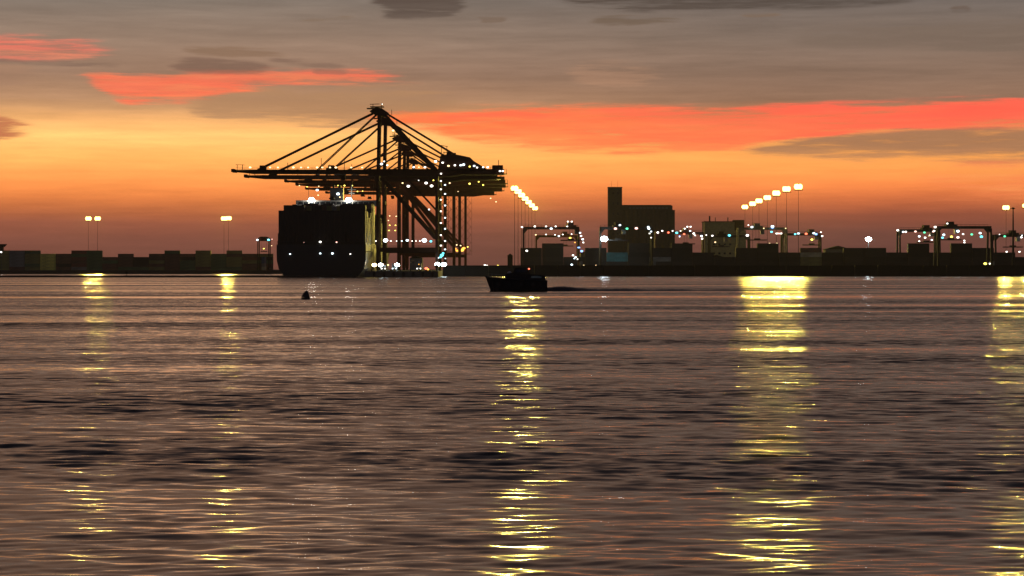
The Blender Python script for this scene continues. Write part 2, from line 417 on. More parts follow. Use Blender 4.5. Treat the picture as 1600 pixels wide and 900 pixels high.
at = b.n.new('ShaderNodeAttribute'); at.attribute_name = 'ripple'
def rip(sx, sy, seed, det):
    v = b.comb(b.m('MULTIPLY', pos[0], sx), b.m('MULTIPLY', pos[1], sy), seed)
    c = b.sep(b.noise(v, 1.0, det, .6)[1])
    return b.m('SUBTRACT', c[0], .5), b.m('SUBTRACT', c[1], .5)
a1x, a1y = rip(.55, 1.0, 1.3, 3); f1x, f1y = rip(3.0, 5.0, 4.1, 2)
# long, slow bands of wind-ruffled and slick water
bands = b.noise(b.comb(b.m('MULTIPLY', pos[0], 1 / 260.), b.m('MULTIPLY', pos[1], 1 / 17.), 9.), 1.0, 3, .55)[0]
bands2 = b.noise(b.comb(b.m('MULTIPLY', pos[0], 1 / 400.), b.m('MULTIPLY', pos[1], 1 / 48.), 2.), 1.0, 3, .6)[0]
bk = b.m('MULTIPLY', b.lin(bands, .36, .62, .28, 1.4), b.lin(bands2, .36, .6, .45, 1.25))
am = b.m('MULTIPLY', b.m('MULTIPLY', at.outputs['Fac'], 23.0), bk)
sx = b.m('ADD', b.m('MULTIPLY', a1x, b.m('MULTIPLY', am, .55)), b.m('MULTIPLY', f1x, .07))
# the wave faces turned towards the open water (-Y) carry most of the steepness
face = b.m('MULTIPLY', b.m('ADD', b.m('ABSOLUTE', a1y), .022), -1.0)
sy = b.m('ADD', b.m('MULTIPLY', face, am), b.m('MULTIPLY', f1y, .10))
vadd = b.n.new('ShaderNodeVectorMath'); vadd.operation = 'ADD'
b.l.new(geo.outputs['Normal'], vadd.inputs[0]); b.l.new(b.comb(sx, sy, 0.), vadd.inputs[1])
vn = b.n.new('ShaderNodeVectorMath'); vn.operation = 'NORMALIZE'; b.l.new(vadd.outputs[0], vn.inputs[0])
b.l.new(vn.outputs[0], p.inputs['Normal'])
wme = build_water(); wme.materials.append(wm)
wo_ = bpy.data.objects.new('water', wme); COL.objects.link(wo_); wo_['kind'] = 'structure'

# ------------------------------------------------------------------ ship-to-shore cranes
def sts(Y, tip, boomz, apexz, back, ls, mats, label, lamps, extras=True, thick=1.0, xw=None, rear=False):
    """Quay crane. Local x: 0 = waterside rail, negative over the water; local z: 0 = quay."""
    root = empty('quay_crane', (qx(-69.2, Y) if xw is None else xw, Y, 3.0), QROT)
    tag(root, label, 'quay crane', 'ship-to-shore cranes lined up along the quay')
    m1, m2 = mats; B = boomz - 3; A = apexz - 3; hw = 9.0; k = thick
    for sx_, x_ in ((0, 0.), (1, ls)):
        for sy_ in (-1, 1):
            mb = MB(); mb.bar((x_, sy_ * hw, 1.6), (x_, sy_ * hw, B - 2.2), 1.9 * k, 1.5 * k)
            mb.build('leg', m1, root)
        mb = MB(); mb.box(x_ - .8, x_ + .8, -12.5, 12.5, 1.5, 3.2); mb.build('sill_beam', m1, root)
        for yc in (-10, 10):
            mb = MB(); mb.box(x_ - .3, x_ + .3, yc - 2.6, yc + 2.6, 1.3, 1.52)
            for yy in (yc - 1.5, yc + 1.5):
                mb.box(x_ - .5, x_ + .5, yy - 1.2, yy + 1.2, .5, 1.5)
                for w_ in (-.8, .8): mb.tube((x_ - .35, yy + w_, .45), (x_ + .35, yy + w_, .45), .45)
            mb.build('bogie', STEELD, root)
        mb = MB(); mb.box(x_ - .7, x_ + .7, -hw + 1, hw - 1, 36, 38); mb.build('cross_beam', m1, root)
        mb = MB(); mb.box(x_ - .7, x_ + .7, -hw + 1, hw - 1, B - 5.2, B - 2.6); mb.build('cross_beam', m1, root)
    PB = 10.8
    for sy_ in (-1, 1):
        mb = MB(); mb.box(.96, ls - .96, sy_ * hw - .6, sy_ * hw + .6, PB - 1.1, PB + 1.1)
        mb.box(-4.5, ls + 3.5, sy_ * (hw + 1.2) - .5, sy_ * (hw + 1.2) + .5, PB + 1.0, PB + 1.1)
        for q in range(13):
            xx = -4.5 + q * (ls + 8) / 12; mb.bar((xx, sy_ * (hw + 1.6), PB + 1.1), (xx, sy_ * (hw + 1.6), PB + 2.1), .08)
        mb.bar((-4.5, sy_ * (hw + 1.6), PB + 2.1), (ls + 3.5, sy_ * (hw + 1.6), PB + 2.1), .08)
        mb.build('portal_beam', m1, root)
        mb = MB(); mb.bar((1.5, sy_ * hw, B - 3.5), (ls - 1., sy_ * hw, PB + 6.), 1.5 * k, 1.7 * k); mb.build('diagonal_brace', m1, root)
        if not rear:
            mb = MB(); mb.bar((ls * .44, sy_ * hw, B - 2.2), (ls * .95, sy_ * hw, B - 19), .8, .9); mb.build('upper_brace', m2, root)
    # main girder (over the legs and the backreach) and the lowered boom
    for sy_ in (-1, 1):
        mb = MB()
        y0, y1 = sorted((sy_ * 2.8, sy_ * 4.4))
        mb.box(-5.2, back, y0, y1, B - 1.9, B + 1.0)
        mb.prism([(-5.2, B - 1.9), (-5.2, B - 2.5), (ls + 6, B - 2.9), (ls + 14, B - 1.9)], y0 + .1, y1 - .1)
        for q in range(int((back + 5) / 3.5)):
            xx = -5 + q * 3.5; mb.bar((xx, sy_ * 5.2, B + .9), (xx, sy_ * 5.2, B + 2.0), .1)
        mb.bar((-5, sy_ * 5.2, B + 2.), (back, sy_ * 5.2, B + 2.), .1)
        mb.box(-5.2, back, min(y1, sy_ * 5.4) if sy_ < 0 else y1, y0 if sy_ < 0 else 5.4, B + .84, B + .92)
        mb.build('girder', m1, root)
        mb = MB()
        mb.prism([(-5.3, B - 1.7), (-5.3, B + .6), (tip + 9, B + .5), (tip, B + .35), (tip, B - .3), (tip + 10, B - 1.3)], y0, y1)
        for q in range(int((-tip - 6) / 4.)):
            xx = -6 - q * 4.; mb.bar((xx, sy_ * 5.2, B + .6), (xx, sy_ * 5.2, B + 1.6), .09)
        mb.bar((-6, sy_ * 5.2, B + 1.6), (tip + 2, sy_ * 5.2, B + 1.6), .08)
        mb.box(tip + 2, -5.4, min(y1, sy_ * 5.4) if sy_ < 0 else y1, y0 if sy_ < 0 else 5.4, B + .5, B + .6)
        mb.build('boom', m1, root)
    tie = {}
    for q in range(int(-tip / 9) + 1 + int(back / 9)):
        nb_ = int(-tip / 9) + 1
        if q < nb_: key, xx, d_ = 0, tip + 1 + q * 9, (.7, -.8, .2)
        else: key, xx, d_ = 1, 1 + (q - nb_) * 9, (.8, -1.2, .4)
        if key not in tie:
            mb = MB(); mb.box(0, d_[0], -2.8, 2.8, d_[1], d_[2]); tie[key] = mb.mesh('girder_tie', m1)
        o = bpy.data.objects.new('girder_tie', tie[key]); COL.objects.link(o); o.parent = root; o.location = (xx, 0, B)
    # tip frame with a little mast
    mb = MB(); mb.box(tip - .6, tip + 1, -5, 5, B - .6, B + 1.); mb.bar((tip + 2, 0, B), (tip + 2, 0, B + 3.4), .25); mb.bar((tip + 1.2, 0, B + 3.4), (tip + 6, 0, B + 3.2), .18)
    mb.build('boom_tip_frame', m1, root)
    mb = MB(); mb.box(tip + 14, tip + 16.8, -4.4, 4.4, B + .6, B + 2.8); mb.build('sheave_housing', m1, root)
    # A-frame mast and apex
    for sy_ in (-1, 1):
        mb = MB(); mb.bar((0, sy_ * 4.6, B + .9), (.6, sy_ * 3.2, A - 1.), 1.9 * k, 1.6 * k); mb.build('mast_column', m1, root)
        mb = MB(); mb.bar((1.6, sy_ * 3.2, A - 1.2), (ls - .5, sy_ * 4.6, B + .9), (.8 if rear else 1.3), (.9 if rear else 1.5)); mb.build('back_brace', m1, root)
        mb = MB(); mb.bar((1., sy_ * 3.4, A - .4), (back * .80, sy_ * 4.2, B + 1.), .65, .75); mb.build('backstay', m2, root)
        mb = MB(); mb.bar((-1.5, sy_ * 3.2, A - 1.6), (tip * .83, sy_ * 3.6, B + .6), .55, .65); mb.build('forestay', m1, root)
        mb = MB(); mb.bar((-1.2, sy_ * 3.2, A - 3.), (tip * .42, sy_ * 3.6, B + .6), .42, .5); mb.build('forestay', m2, root)
    for q in range(4):
        zz = B + 3 + q * (A - B - 6) / 3.4; mb = MB(); mb.box(-.3, .9, -3.6, 3.6, zz, zz + .9); mb.build('mast_tie', m1, root)
    mb = MB(); mb.prism([(-4.5, A - 1.3), (-1.5, A - 3.2), (3.2, A - 3.8), (5.4, A - 2.2), (1.8, A + .2), (-1.2, A + .7)], -4.2, 4.2)
    mb.box(-6, -1.2, -3, 3, A + .1, A + .45); mb.box(-4.2, 2.8, -3.4, 3.4, A + 1., A + 1.25)
    mb.bar((-3, 2, A), (-3, 2, A + 2.6), .3); mb.bar((1.6, -2, A), (1.6, -2, A + 3.0), .3); mb.bar((-4.5, 0, A + 2.5), (.5, 0, A + 2.7), .3)
    mb.bar((6.8, 0, A - 3), (6.8, 0, A - .2), .25)
    mb.build('apex_head', m1, root)
    # machinery house with sloped end
    h0, h1 = ls + 1.5, ls + 21.
    mb = MB(); mb.prism([(h0 - 1, B + 1.1), (h0 - .4, B + 4), (h0 + .3, B + 8.0), (h0 + 4, B + 8.6), (h0 + 9, B + 8.4), (h0 + 15.6, B + 7.0), (h0 + 17.4, B + 5.2), (h0 + 24, B + 1.1)], -4.6, 4.6)
    mb.box(h0 + 3.6, h0 + 6, -1.5, 1.5, B + 8.3, B + 10.); mb.box(h0 + 6.2, h0 + 8.2, -1., 1., B + 8.2, B + 9.5); mb.build('machinery_house', m1, root)
    mb = MB(); mb.bar((h0 + .8, -4, B + 7), (h0 + .8, -4, B + 13.4), .3); mb.bar((h0 + 3.6, -4, B + 7), (h0 + 3.6, -4, B + 12.6), .3); mb.bar((h0 + .4, -4, B + 13.2), (h0 + 4, -4, B + 12.6), .3)
    mb.build('maintenance_davit', m1, root)
    mb = MB(); mb.box(back - 6, back - .5, -4, 4, B + 1.1, B + 3.0); mb.bar((back - 2.8, 0, B + 3), (back - 2.8, 0, B + 5.8), .35); mb.box(back - .4, back + 1.6, -4.6, 4.6, B - 1.6, B - 1.3)
    mb.bar((back + 1.4, -4.4, B - 1.4), (back + 1.4, -4.4, B + .9), .14); mb.bar((back + 1.4, 4.4, B - 1.4), (back + 1.4, 4.4, B + .9), .14); mb.bar((back - .5, -4.4, B + .9), (back + 1.4, -4.4, B + .9), .14)
    mb.build('end_platform', m1, root)
    # trolley, cab, spreader
    tx = tip * .32
    mb = MB(); mb.box(tx - 3, tx + 3, -2.7, 2.7, B + .5, B + 1.6); mb.box(tx - 2, tx + 1, -2, 2, B + 1.6, B + 3.); mb.build('trolley', STEELD, root)
    mb = MB(); mb.prism([(tx + 4, B - 2.2), (tx + 6.8, B - 2.2), (tx + 6.8, B - 4.6), (tx + 4.8, B - 4.9)], -1.4, 1.4); cb = mb.build('operator_cab', m2, root)
    sz = B - (14 if not rear else 9)
    mb = MB()
    for a_ in (-1, 1):
        for c_ in (-1, 1): mb.bar((tx + a_ * .9, c_ * 2., B - 1), (tx + a_ * .9, c_ * 3., sz), .07)
    mb.build('hoist_rope', STEELD, root)
    mb = MB(); mb.box(tx - 1.2, tx + 1.2, -6., 6., sz - .6, sz); mb.box(tx - 1., tx + 1., -2.2, 2.2, sz, sz + .9); mb.build('spreader', STEELD, root)
    # zigzag stairs on the landside leg
    mb = MB(); z_ = PB + 1; i_ = 0
    xs = (ls + 1.4, ls + 4.2)
    while z_ < B - 4:
        a_ = xs[i_ % 2]; b_ = xs[(i_ + 1) % 2]
        mb.bar((a_, -hw - .9, z_), (b_, -hw - .9, z_ + 3.), .7, .18); mb.box(b_ - .7, b_ + .7, -hw - 1.4, -hw + .2, z_ + 2.9, z_ + 3.05)
        z_ += 3.; i_ += 1
    mb.bar((xs[1] + .6, -hw - 1.3, PB), (xs[1] + .6, -hw - 1.3, B - 3), .16); mb.bar((xs[1] + .6, -hw + .1, PB), (xs[1] + .6, -hw + .1, B - 3), .16)
    mb.build('stairway', m2, root)
    if extras:
        for fx, yy, hh_ in ((.24, 4.9, 6.4), (.40, 4.9, 6.4), (.62, -4.8, 3.6), (.93, -4.8, 2.6)):
            mb = MB(); mb.bar((tip * fx, yy, B + .5), (tip * fx, yy, B + .6 + hh_), .3); mb.build('boom_post', m1, root)
    s = Y / F
    for L_ in lamps:
        px, py, c, r = L_[:4]; fl = L_[4] if len(L_) > 4 else 0
        lx = X(px, Y) - root.location.x; lamp(root, (lx, -hw - 1.9 if py > 275 else -5.9, Z(py, Y) - 3), c, r, fl)
    return root
L1 = [(x, 262.5, 'warm', .62 if i % 3 else .8) for i, x in enumerate((393, 424, 436, 460, 472, 483, 497, 505, 517, 526, 550, 567))]
L1 += [(597, 257, 'cool', .9), (601, 253, 'white', .5), (606, 259, 'white', .55), (615, 205, 'warm', .8), (647, 262, 'cool', .7), (655, 262, 'warm', .5), (664.5, 262, 'cool', .75)]
L1 += [(681, 253, 'cool', .9), (692, 255, 'white', .7), (701, 260, 'warm', .8), (711, 259, 'white', .7), (720, 259, 'cool', .75), (724.5, 258, 'cool', .9), (734, 261, 'yellow', .6),
       (741, 260, 'cool', .75), (745.5, 262.5, 'white', .6), (755, 262, 'cool', .6), (762, 262, 'cool', .7), (781, 268, 'white', .65), (785.5, 268, 'white', .65), (598, 164, 'white', .3)]
L1 += [(689.5, y, 'white', .58) for y in (272, 284, 297, 313, 331, 349, 368, 384)] + [(696, y, 'cool', .58) for y in (290, 304, 322, 341, 358, 377, 390)]
L1 += [(592 - 3, 377, 'white', .45), (604, 376, 'cool', 1.1, 60), (612, 377, 'white', .5), (629, 377, 'cool', .5), (637.5, 376, 'cool', .95), (645, 377, 'white', .4), (651, 377, 'white', .4),
       (657, 377, 'white', .45), (664, 376, 'cool', 1.15, 60), (674, 377.5, 'cyan', .85)]
L1 += [(684, 413, 'cool', 1.3, 150), (694, 413.5, 'cool', 1.3, 150), (691, 399, 'cyan', 1.2), (689, 402, 'cyan', .8), (693, 396, 'cyan', .8), (686, 403, 'cool', .4), (696.5, 404, 'cool', .4)]
sts(1150, -75.2, 54.6, 86.8, 65.0, 30.4, (STEEL, STEEL), 'nearest and largest quay crane, dark boom lowered over the ship, lit machinery house', L1)
L2 = [(678, 283, 'yellow', .5), (655, 283, 'white', .35), (470, 271, 'warm', .3), (540, 271, 'warm', .35), (621, 377, 'white', .4), (583, 415, 'warm', .9), (588, 414, 'white', .9),
      (600, 280, 'white', .4), (612.6, 276, 'white', .35)]
sts(1150 / .945, -76.0, 54.6, 86.2, 62.0, 30.4, (STEEL, STEEL), 'second quay crane, same size, directly behind the nearest one', L2)
L3 = [(530, 291, 'yellow', .55), (540, 291, 'yellow', .7), (552, 291, 'yellow', .55), (592, 299, 'warm', .6), (630, 287, 'warm', .7), (639, 292, 'white', 1.25), (666.5, 287, 'white', 1.2), (675, 291.5, 'white', 1.3),
      (703, 287, 'warm', .7), (734, 288, 'yellow', .85), (748, 285, 'yellow', .6), (755, 290, 'yellow', .65), (597.5, 337, 'warm', .5), (671, 328, 'cool', .7), (714, 383, 'warm', .6), (720, 384, 'warm', .6), (731, 386, 'yellow', .55)]
sts(1420, -72.5, 60.0, 88.5, 68.0, 29.5, (STEEL2, STEEL2), 'third quay crane, brownish, boom tip showing just below the nearest boom', L3, thick=1.15, rear=True)
L4 = [(610, 338, 'warm', .55), (608, 345, 'warm', .5), (610, 352.5, 'yellow', .6), (609, 360.5, 'yellow', .6), (470, 291, 'warm', .5), (482, 293, 'yellow', .5), (500, 292, 'warm', .5), (716, 300, 'warm', .4)]
sts(1503, -72.5, 61.0, 87.6, 69.0, 34, (STEEL2, STEEL2), 'fourth quay crane, brown, between the third and fifth, seen below the near boom', L4, thick=1.15, rear=True, extras=False)
L5 = [(620, 338.5, 'warm', .6), (619, 352.5, 'yellow', .6), (618.5, 360.5, 'yellow', .6), (560, 300, 'yellow', .55), (568, 299.5, 'yellow', .5), (766.5, 310.5, 'warm', .6), (775, 316, 'warm', .6), (632, 402.5, 'yellow', .5)]
sts(1565, -71.0, 60.5, 86.8, 67.0, 37, (STEEL2, STEEL2), 'fifth quay crane, brown, with its landside legs lit from below', L5, thick=1.15, rear=True, extras=False)
L6 = [(711, 389, 'orange', 1.6), (714.5, 392, 'orange', 1.4), (722, 391, 'orange', 2.0), (725, 388, 'orange', 1.6), (709.5, 415, 'cool', .9)]
sts(1690, -66.0, 62.0, 87.2, 62.0, 40, (STEEL2, STEEL2), 'farthest quay crane, brown, orange lamps low on its landside legs', L6, thick=1.15, rear=True, extras=False)

# ------------------------------------------------------------------ container ship seen from astern
CN = dict(dark=(.020, .017, .015), brown=(.14, .07, .045), olive=(.24, .21, .07), grey=(.20, .19, .16), teal=(.06, .19, .19), yellow=(.72, .62, .14),
          rust=(.18, .065, .04), cream=(.45, .40, .24), blue=(.05, .09, .15), green=(.09, .14, .06))  # yard paints raised in brightness; light on the left stacks is in the colour
CN.update({'dark brown': (.035, .022, .014), 'dark green': (.02, .03, .016), 'dark grey': (.035, .034, .03)})  # darker copies of the yard paints; dim light is put into the colour
CM = {}
def cmesh(col, end_on):
    key = (col, end_on)
    if key in CM: return CM[key]
    mb = MB(); w, l, h = 2.44, 12.19, 2.59
    hx, hy = (w / 2, l / 2) if end_on else (l / 2, w / 2)
    mb.box(-hx + .05, hx - .05, -hy + .05, hy - .05, .05, h - .05)
    for sx_ in (-1, 1):
        for sy_ in (-1, 1):
            mb.box(*sorted((sx_ * hx, sx_ * (hx - .16))), *sorted((sy_ * hy, sy_ * (hy - .16))), 0, h)
    for zz in (0, h - .14):
        for s_ in (-1, 1):
            mb.box(-hx + .16, hx - .16, *sorted((s_ * (hy), s_ * (hy - .09))), zz, zz + .14)
            mb.box(*sorted((s_ * hx, s_ * (hx - .09))), -hy + .16, hy - .16, zz, zz + .14)
    if end_on:
        for q in (-.75, -.3, .3, .75): mb.tube((q, -hy - .02, .2), (q, -hy - .02, h - .2), .03, n=5)
    CM[key] = mb.mesh('shipping_container', cont_mat('container_paint_' + col, CN[col])); return CM[key]
NCONT = [0]
def container(x, y, z, col, end_on, label, group, rz=0.):
    o = bpy.data.objects.new('shipping_container', cmesh(col, end_on)); COL.objects.link(o)
    o.location = (x, y, z); o.rotation_euler = (0, 0, rz); tag(o, label, 'shipping container', group); NCONT[0] += 1; return o

SY = 1078.; sx0 = X(502, SY)
ship = empty('container_ship', (sx0, SY, 0), QROT)
tag(ship, 'huge dark container ship moored stern-on at the quay under the booms', 'container ship')
DK = 15.8
lv = [-2, 0, 1.2, 4, 8, 12, DK]
stn = [(0, [17.0, 17.6, 18.6, 20.7, 21.6, 21.7, 21.7]), (6, [18.5, 18.8, 19.3, 20.6, 21.6, 21.7, 21.7]), (30, [21.7] * 7), (240, [21.7] * 7),
       (285, [14, 15, 16, 17.5, 19, 20.5, 21.2]), (315, [4, 5, 6, 8, 10.5, 13, 15.5]), (332, [.3, .4, .6, 1.4, 3, 5, 7.5])]
vs = []; fs = []
k = len(lv)
for y_, ws in stn:
    vs += [(-w, y_, z) for w, z in zip(ws, lv)] + [(w, y_, z) for w, z in zip(ws, lv)]
for i in range(len(stn) - 1):
    o0, o1 = i * 2 * k, (i + 1) * 2 * k
    for j in range(k - 1):
        fs += [(o0 + j, o0 + j + 1, o1 + j + 1, o1 + j), (o0 + k + j, o1 + k + j, o1 + k + j + 1, o0 + k + j + 1)]
    fs.append((o0 + k - 1, o0 + 2 * k - 1, o1 + 2 * k - 1, o1 + k - 1))
fs.append(tuple(range(k)) + tuple(range(2 * k - 1, k - 1, -1)))
o1 = (len(stn) - 1) * 2 * k
fs.append(tuple(o1 + j for j in range(k))[::-1] + tuple(o1 + j for j in range(k, 2 * k)))
mb = MB(); mb.add(vs, fs); mb.build('hull', HULL, ship)
mb = MB()
for q in range(18): mb.bar((-21.4 + q * 42.8 / 17, .3, DK), (-21.4 + q * 42.8 / 17, .3, DK + 1.1), .1)
mb.bar((-21.4, .3, DK + 1.1), (21.4, .3, DK + 1.1), .1); mb.bar((-21.4, .3, DK + .6), (21.4, .3, DK + .6), .07)
mb.build('stern_rail', STEELD, ship)
mb = MB(); mb.box(-21.3, 21.3, 2.2, 3.6, DK, DK + 1.05)
for q in range(6): mb.box(-21.3 + q * 8.2, -20.5 + q * 8.2, 2.2, 3.4, DK + 1.05, DK + 5.5)
mb.box(-21.6, -20.6, 1.2, 3.6, DK + 1.1, DK + 1.5); mb.box(20.6, 24.0, 1.2, 3.6, DK - 3.5, DK - 3.2); mb.bar((23.6, 1.4, DK - 3.3), (23.6, 1.4, DK - .6), .12)
mb.build('lashing_bridge', STEELD, ship)
# hatch covers under every bay
mb = MB()
for q in range(18):
    y_ = 3.8 + q * 15.2
    if 100 < y_ < 124: continue
    mb.box(-21.2, 21.2, y_, y_ + 13, DK + .01, DK + 1.0)
mb.build('hatch_cover', HULL, ship)
YS = 108.
mb = MB(); mb.box(-20, 20, YS, YS + 12, DK, 37.5); mb.build('accommodation_block', WHITEP, ship)
mb = MB(); mb.box(-21.5, 21.5, YS - 1.5, YS + 7, 37.55, 40.6); mb.build('bridge_wing', WHITEP, ship)
mb = MB()
for q in range(14): mb.box(-20 + q * 2.9, -17.7 + q * 2.9, YS - 1.56, YS - 1.51, 38.5, 39.8)
mb.build('bridge_window', GLASS, ship)
mb = MB(); mb.box(-3.4, 3.6, YS + 1, YS + 8, 40.65, 47.5); mb.box(-2.2, -1.2, YS + 3, YS + 4, 47.5, 49.2); mb.box(.8, 2.2, YS + 3, YS + 5, 47.5, 48.6); mb.build('funnel', HULL, ship)
mb = MB(); mb.tube((8, YS + 3, 40.6), (8, YS + 3, 49), .3); mb.bar((5.6, YS + 3, 46.5), (10.4, YS + 3, 46.5), .25); mb.bar((6.5, YS + 3, 44.5), (9.5, YS + 3, 44.5), .4); mb.build('radar_mast', WHITEP, ship)
for px, py, c, r, fl in ((500.5, 378, 'white', .75, 0), (526, 378.5, 'pink', .5, 0), (453.5, 397, 'cool', .5, 0), (500.5, 396, 'cool', .6, 0), (519.5, 396, 'cool', .75, 0), (547.5, 397, 'white', .42, 0), (475, 379, 'pink', .15, 0)):
    lamp(ship, (X(px, SY) - sx0, -.6, Z(py, SY)), c, r, fl)
Yb = SY + YS - 2.4
for px, py, c, r, fl in ((487, 312, 'white', 1.5, 260), (544.5, 312, 'white', 1.5, 260), (495.5, 297, 'cool', .9, 0), (528, 303, 'cool', 1.1, 0), (497, 305, 'warm', .5, 0), (531, 308, 'warm', .5, 0)):
    lamp(ship, (X(px, Yb) - sx0 - QS * YS, YS - 2.4, Z(py, Yb)), c, r, fl)
mb = MB(); mb.bar((-14.6, YS - 2.2, 40.6), (-14.6, YS - 2.2, 46), .2); mb.bar((5.4, YS - 2.2, 40.6), (5.4, YS - 2.2, 46.), .2); mb.build('lamp_post', STEELD, ship)
# stern stack: 17 columns by 6 tiers, and the part seventh tier
CW = 2.49; Z0 = DK + 1.05
TN = ['bottom', 'second', 'third', 'fourth', 'fifth', 'top']
TN2 = ['bottom', 'second', 'third', 'fourth', 'fifth', 'sixth']
rc = random.Random(11)
cq, sq = math.cos(QROT), math.sin(QROT)
def sworld(lx, ly): return sx0 + lx * cq - ly * sq, SY + lx * sq + ly * cq
for c_ in range(17):
    for t_ in range(6):
        x_, y_ = sworld((c_ - 8) * CW, 10.2)
        col = 'dark'
        container(x_, y_, Z0 + t_ * 2.6, col, True, 'dark container, %s tier, %s column from left, stern stack of the ship' % (TN2[t_], ORD[c_ + 1]), 'containers stacked on the stern of the ship', QROT)
for c_ in (1, 2, 3, 4, 12, 13, 14, 15, 16):
    x_, y_ = sworld((c_ - 8) * CW, 10.2)
    container(x_, y_, Z0 + 6 * 2.6, 'dark', True, 'dark container on the part seventh tier, %s column from left, ship stern' % ORD[c_ + 1], 'containers stacked on the stern of the ship', QROT)
for c_ in range(4, 13):
    x_, y_ = sworld((c_ - 8) * CW, 25.4)
    col = ('brown', 'olive', 'grey', 'yellow')[(c_ * 7) % 4] if c_ not in (6, 7) else 'dark'
    container(x_, y_, Z0 + 6 * 2.6, {'yellow': 'olive'}.get(col, col), True, '%s container in the lit second bay, %s from left in its top row' % ({'yellow': 'olive'}.get(col, col), ORD[c_ - 3]), 'floodlit containers behind the stern stack', QROT)
mb = MB()
for bay in range(1, 18):
    y_ = 3.8 + bay * 15.2 + 6.4
    if 95 < y_ < 128 or y_ > 275: continue
    hmax = 6 if bay == 1 else rc.choice((6, 7, 7, 8)) if bay < 6 else rc.choice((5, 6, 7))
    for c_ in range(17):
        hh = hmax + (rc.choice((0, 0, -1)) if bay > 1 else 0)
        if abs(c_ - 8) > 6 and y_ > 240: continue
        for t_ in range(hh):
            if bay > 1 and 1 < c_ < 15 and t_ < hh - 2: continue
            mb.box((c_ - 8) * CW - 1.2, (c_ - 8) * CW + 1.2, y_ - 6.1, y_ + 6.1, Z0 + t_ * 2.6, Z0 + t_ * 2.6 + 2.57, cont_mat('container_paint_' + rc.choice(('dark brown', 'dark green', 'dark grey', 'brown')), (.03, .025, .02)))
o = mb.build('shipping_container'); o.location = ship.location; o.rotation_euler = (0, 0, QROT)
tag(o, 'mass of stacked containers filling the forward bays of the ship', 'shipping container', None, 'stuff')

# ------------------------------------------------------------------ container yards
def yard(stacks, Y, end_on, where, group, z0=2.95):
    for k_, (px, n, cols) in enumerate(stacks):
        for t_ in range(n):
            tn = 'topmost' if t_ == n - 1 else 'bottom' if t_ == 0 else ORD[t_ + 1] + ' from ground'
            col = cols[t_ % len(cols)]
            container(X(px, Y) + 0., Y + (k_ % 3) * .3, z0 + t_ * 2.6, col, end_on,
                      '%s container, %s, %s stack from left, %s' % (col, tn, ORD[k_ + 1], where), group)
YL = 1762.
rc = random.Random(4)
pal = ['brown', 'olive', 'grey', 'green', 'rust', 'brown', 'olive', 'dark']
hs = [6, 6, 6, 5, 5, 6, 6, 4, 5, 4, 6, 6, 5, 6, 5, 6, 5]
hl = [6, 6, 6, 5, 5, 6, 6, 4, 5, 4, 5, 6, 5, 6, 5, 6, 5, 5]
pl = ['olive', 'grey', 'olive', 'yellow', 'brown', 'grey', 'green', 'brown', 'brown', 'dark', 'brown', 'brown', 'green', 'olive', 'green', 'olive', 'brown', 'brown']
stl = []
for i, h in enumerate(hl):
    base_c = pl[i]
    stl.append((2.5 + i * 24.25, h, [base_c if base_c == 'yellow' or rc.random() < .6 else rc.choice(['brown', 'olive', 'green', 'dark', 'rust']) for _ in range(h)]))
yard(stl, YL, False, 'left yard', 'containers stacked in the far left yard')
YR = 1268.
str_ = [(830, 5), (863.6, 6), (897.2, 3), (930.8, 5), (964.4, 4), (998, 6), (1031.6, 5), (1065.2, 6), (1098.8, 4), (1132.4, 3), (1166, 5), (1199.6, 6), (1233.2, 4), (1266.8, 5), (1300.4, 4), (1334, 5), (1367.6, 5), (1401.2, 4), (1434.8, 6), (1468.4, 4), (1502, 6), (1535.6, 5), (1569.2, 4), (1602.8, 3)]
rp = ['dark', 'dark brown', 'dark green', 'dark', 'dark grey', 'dark', 'dark brown']
stacks = []
for px, h in str_:
    cs = [rc.choice(rp) for _ in range(h)]
    if px == 964.4: cs = ['dark', 'dark grey', 'teal', 'teal']
    if px == 1266.8: cs = ['dark', 'olive', 'olive', 'cream', 'brown']  # light on this stack is put into its olive and cream colours
    if px == 1031.6: cs = ['dark', 'dark brown', 'grey', 'dark', 'dark']
    stacks.append((px, h, cs))
yard(stacks, YR, False, 'right yard', 'containers stacked in the right yard')

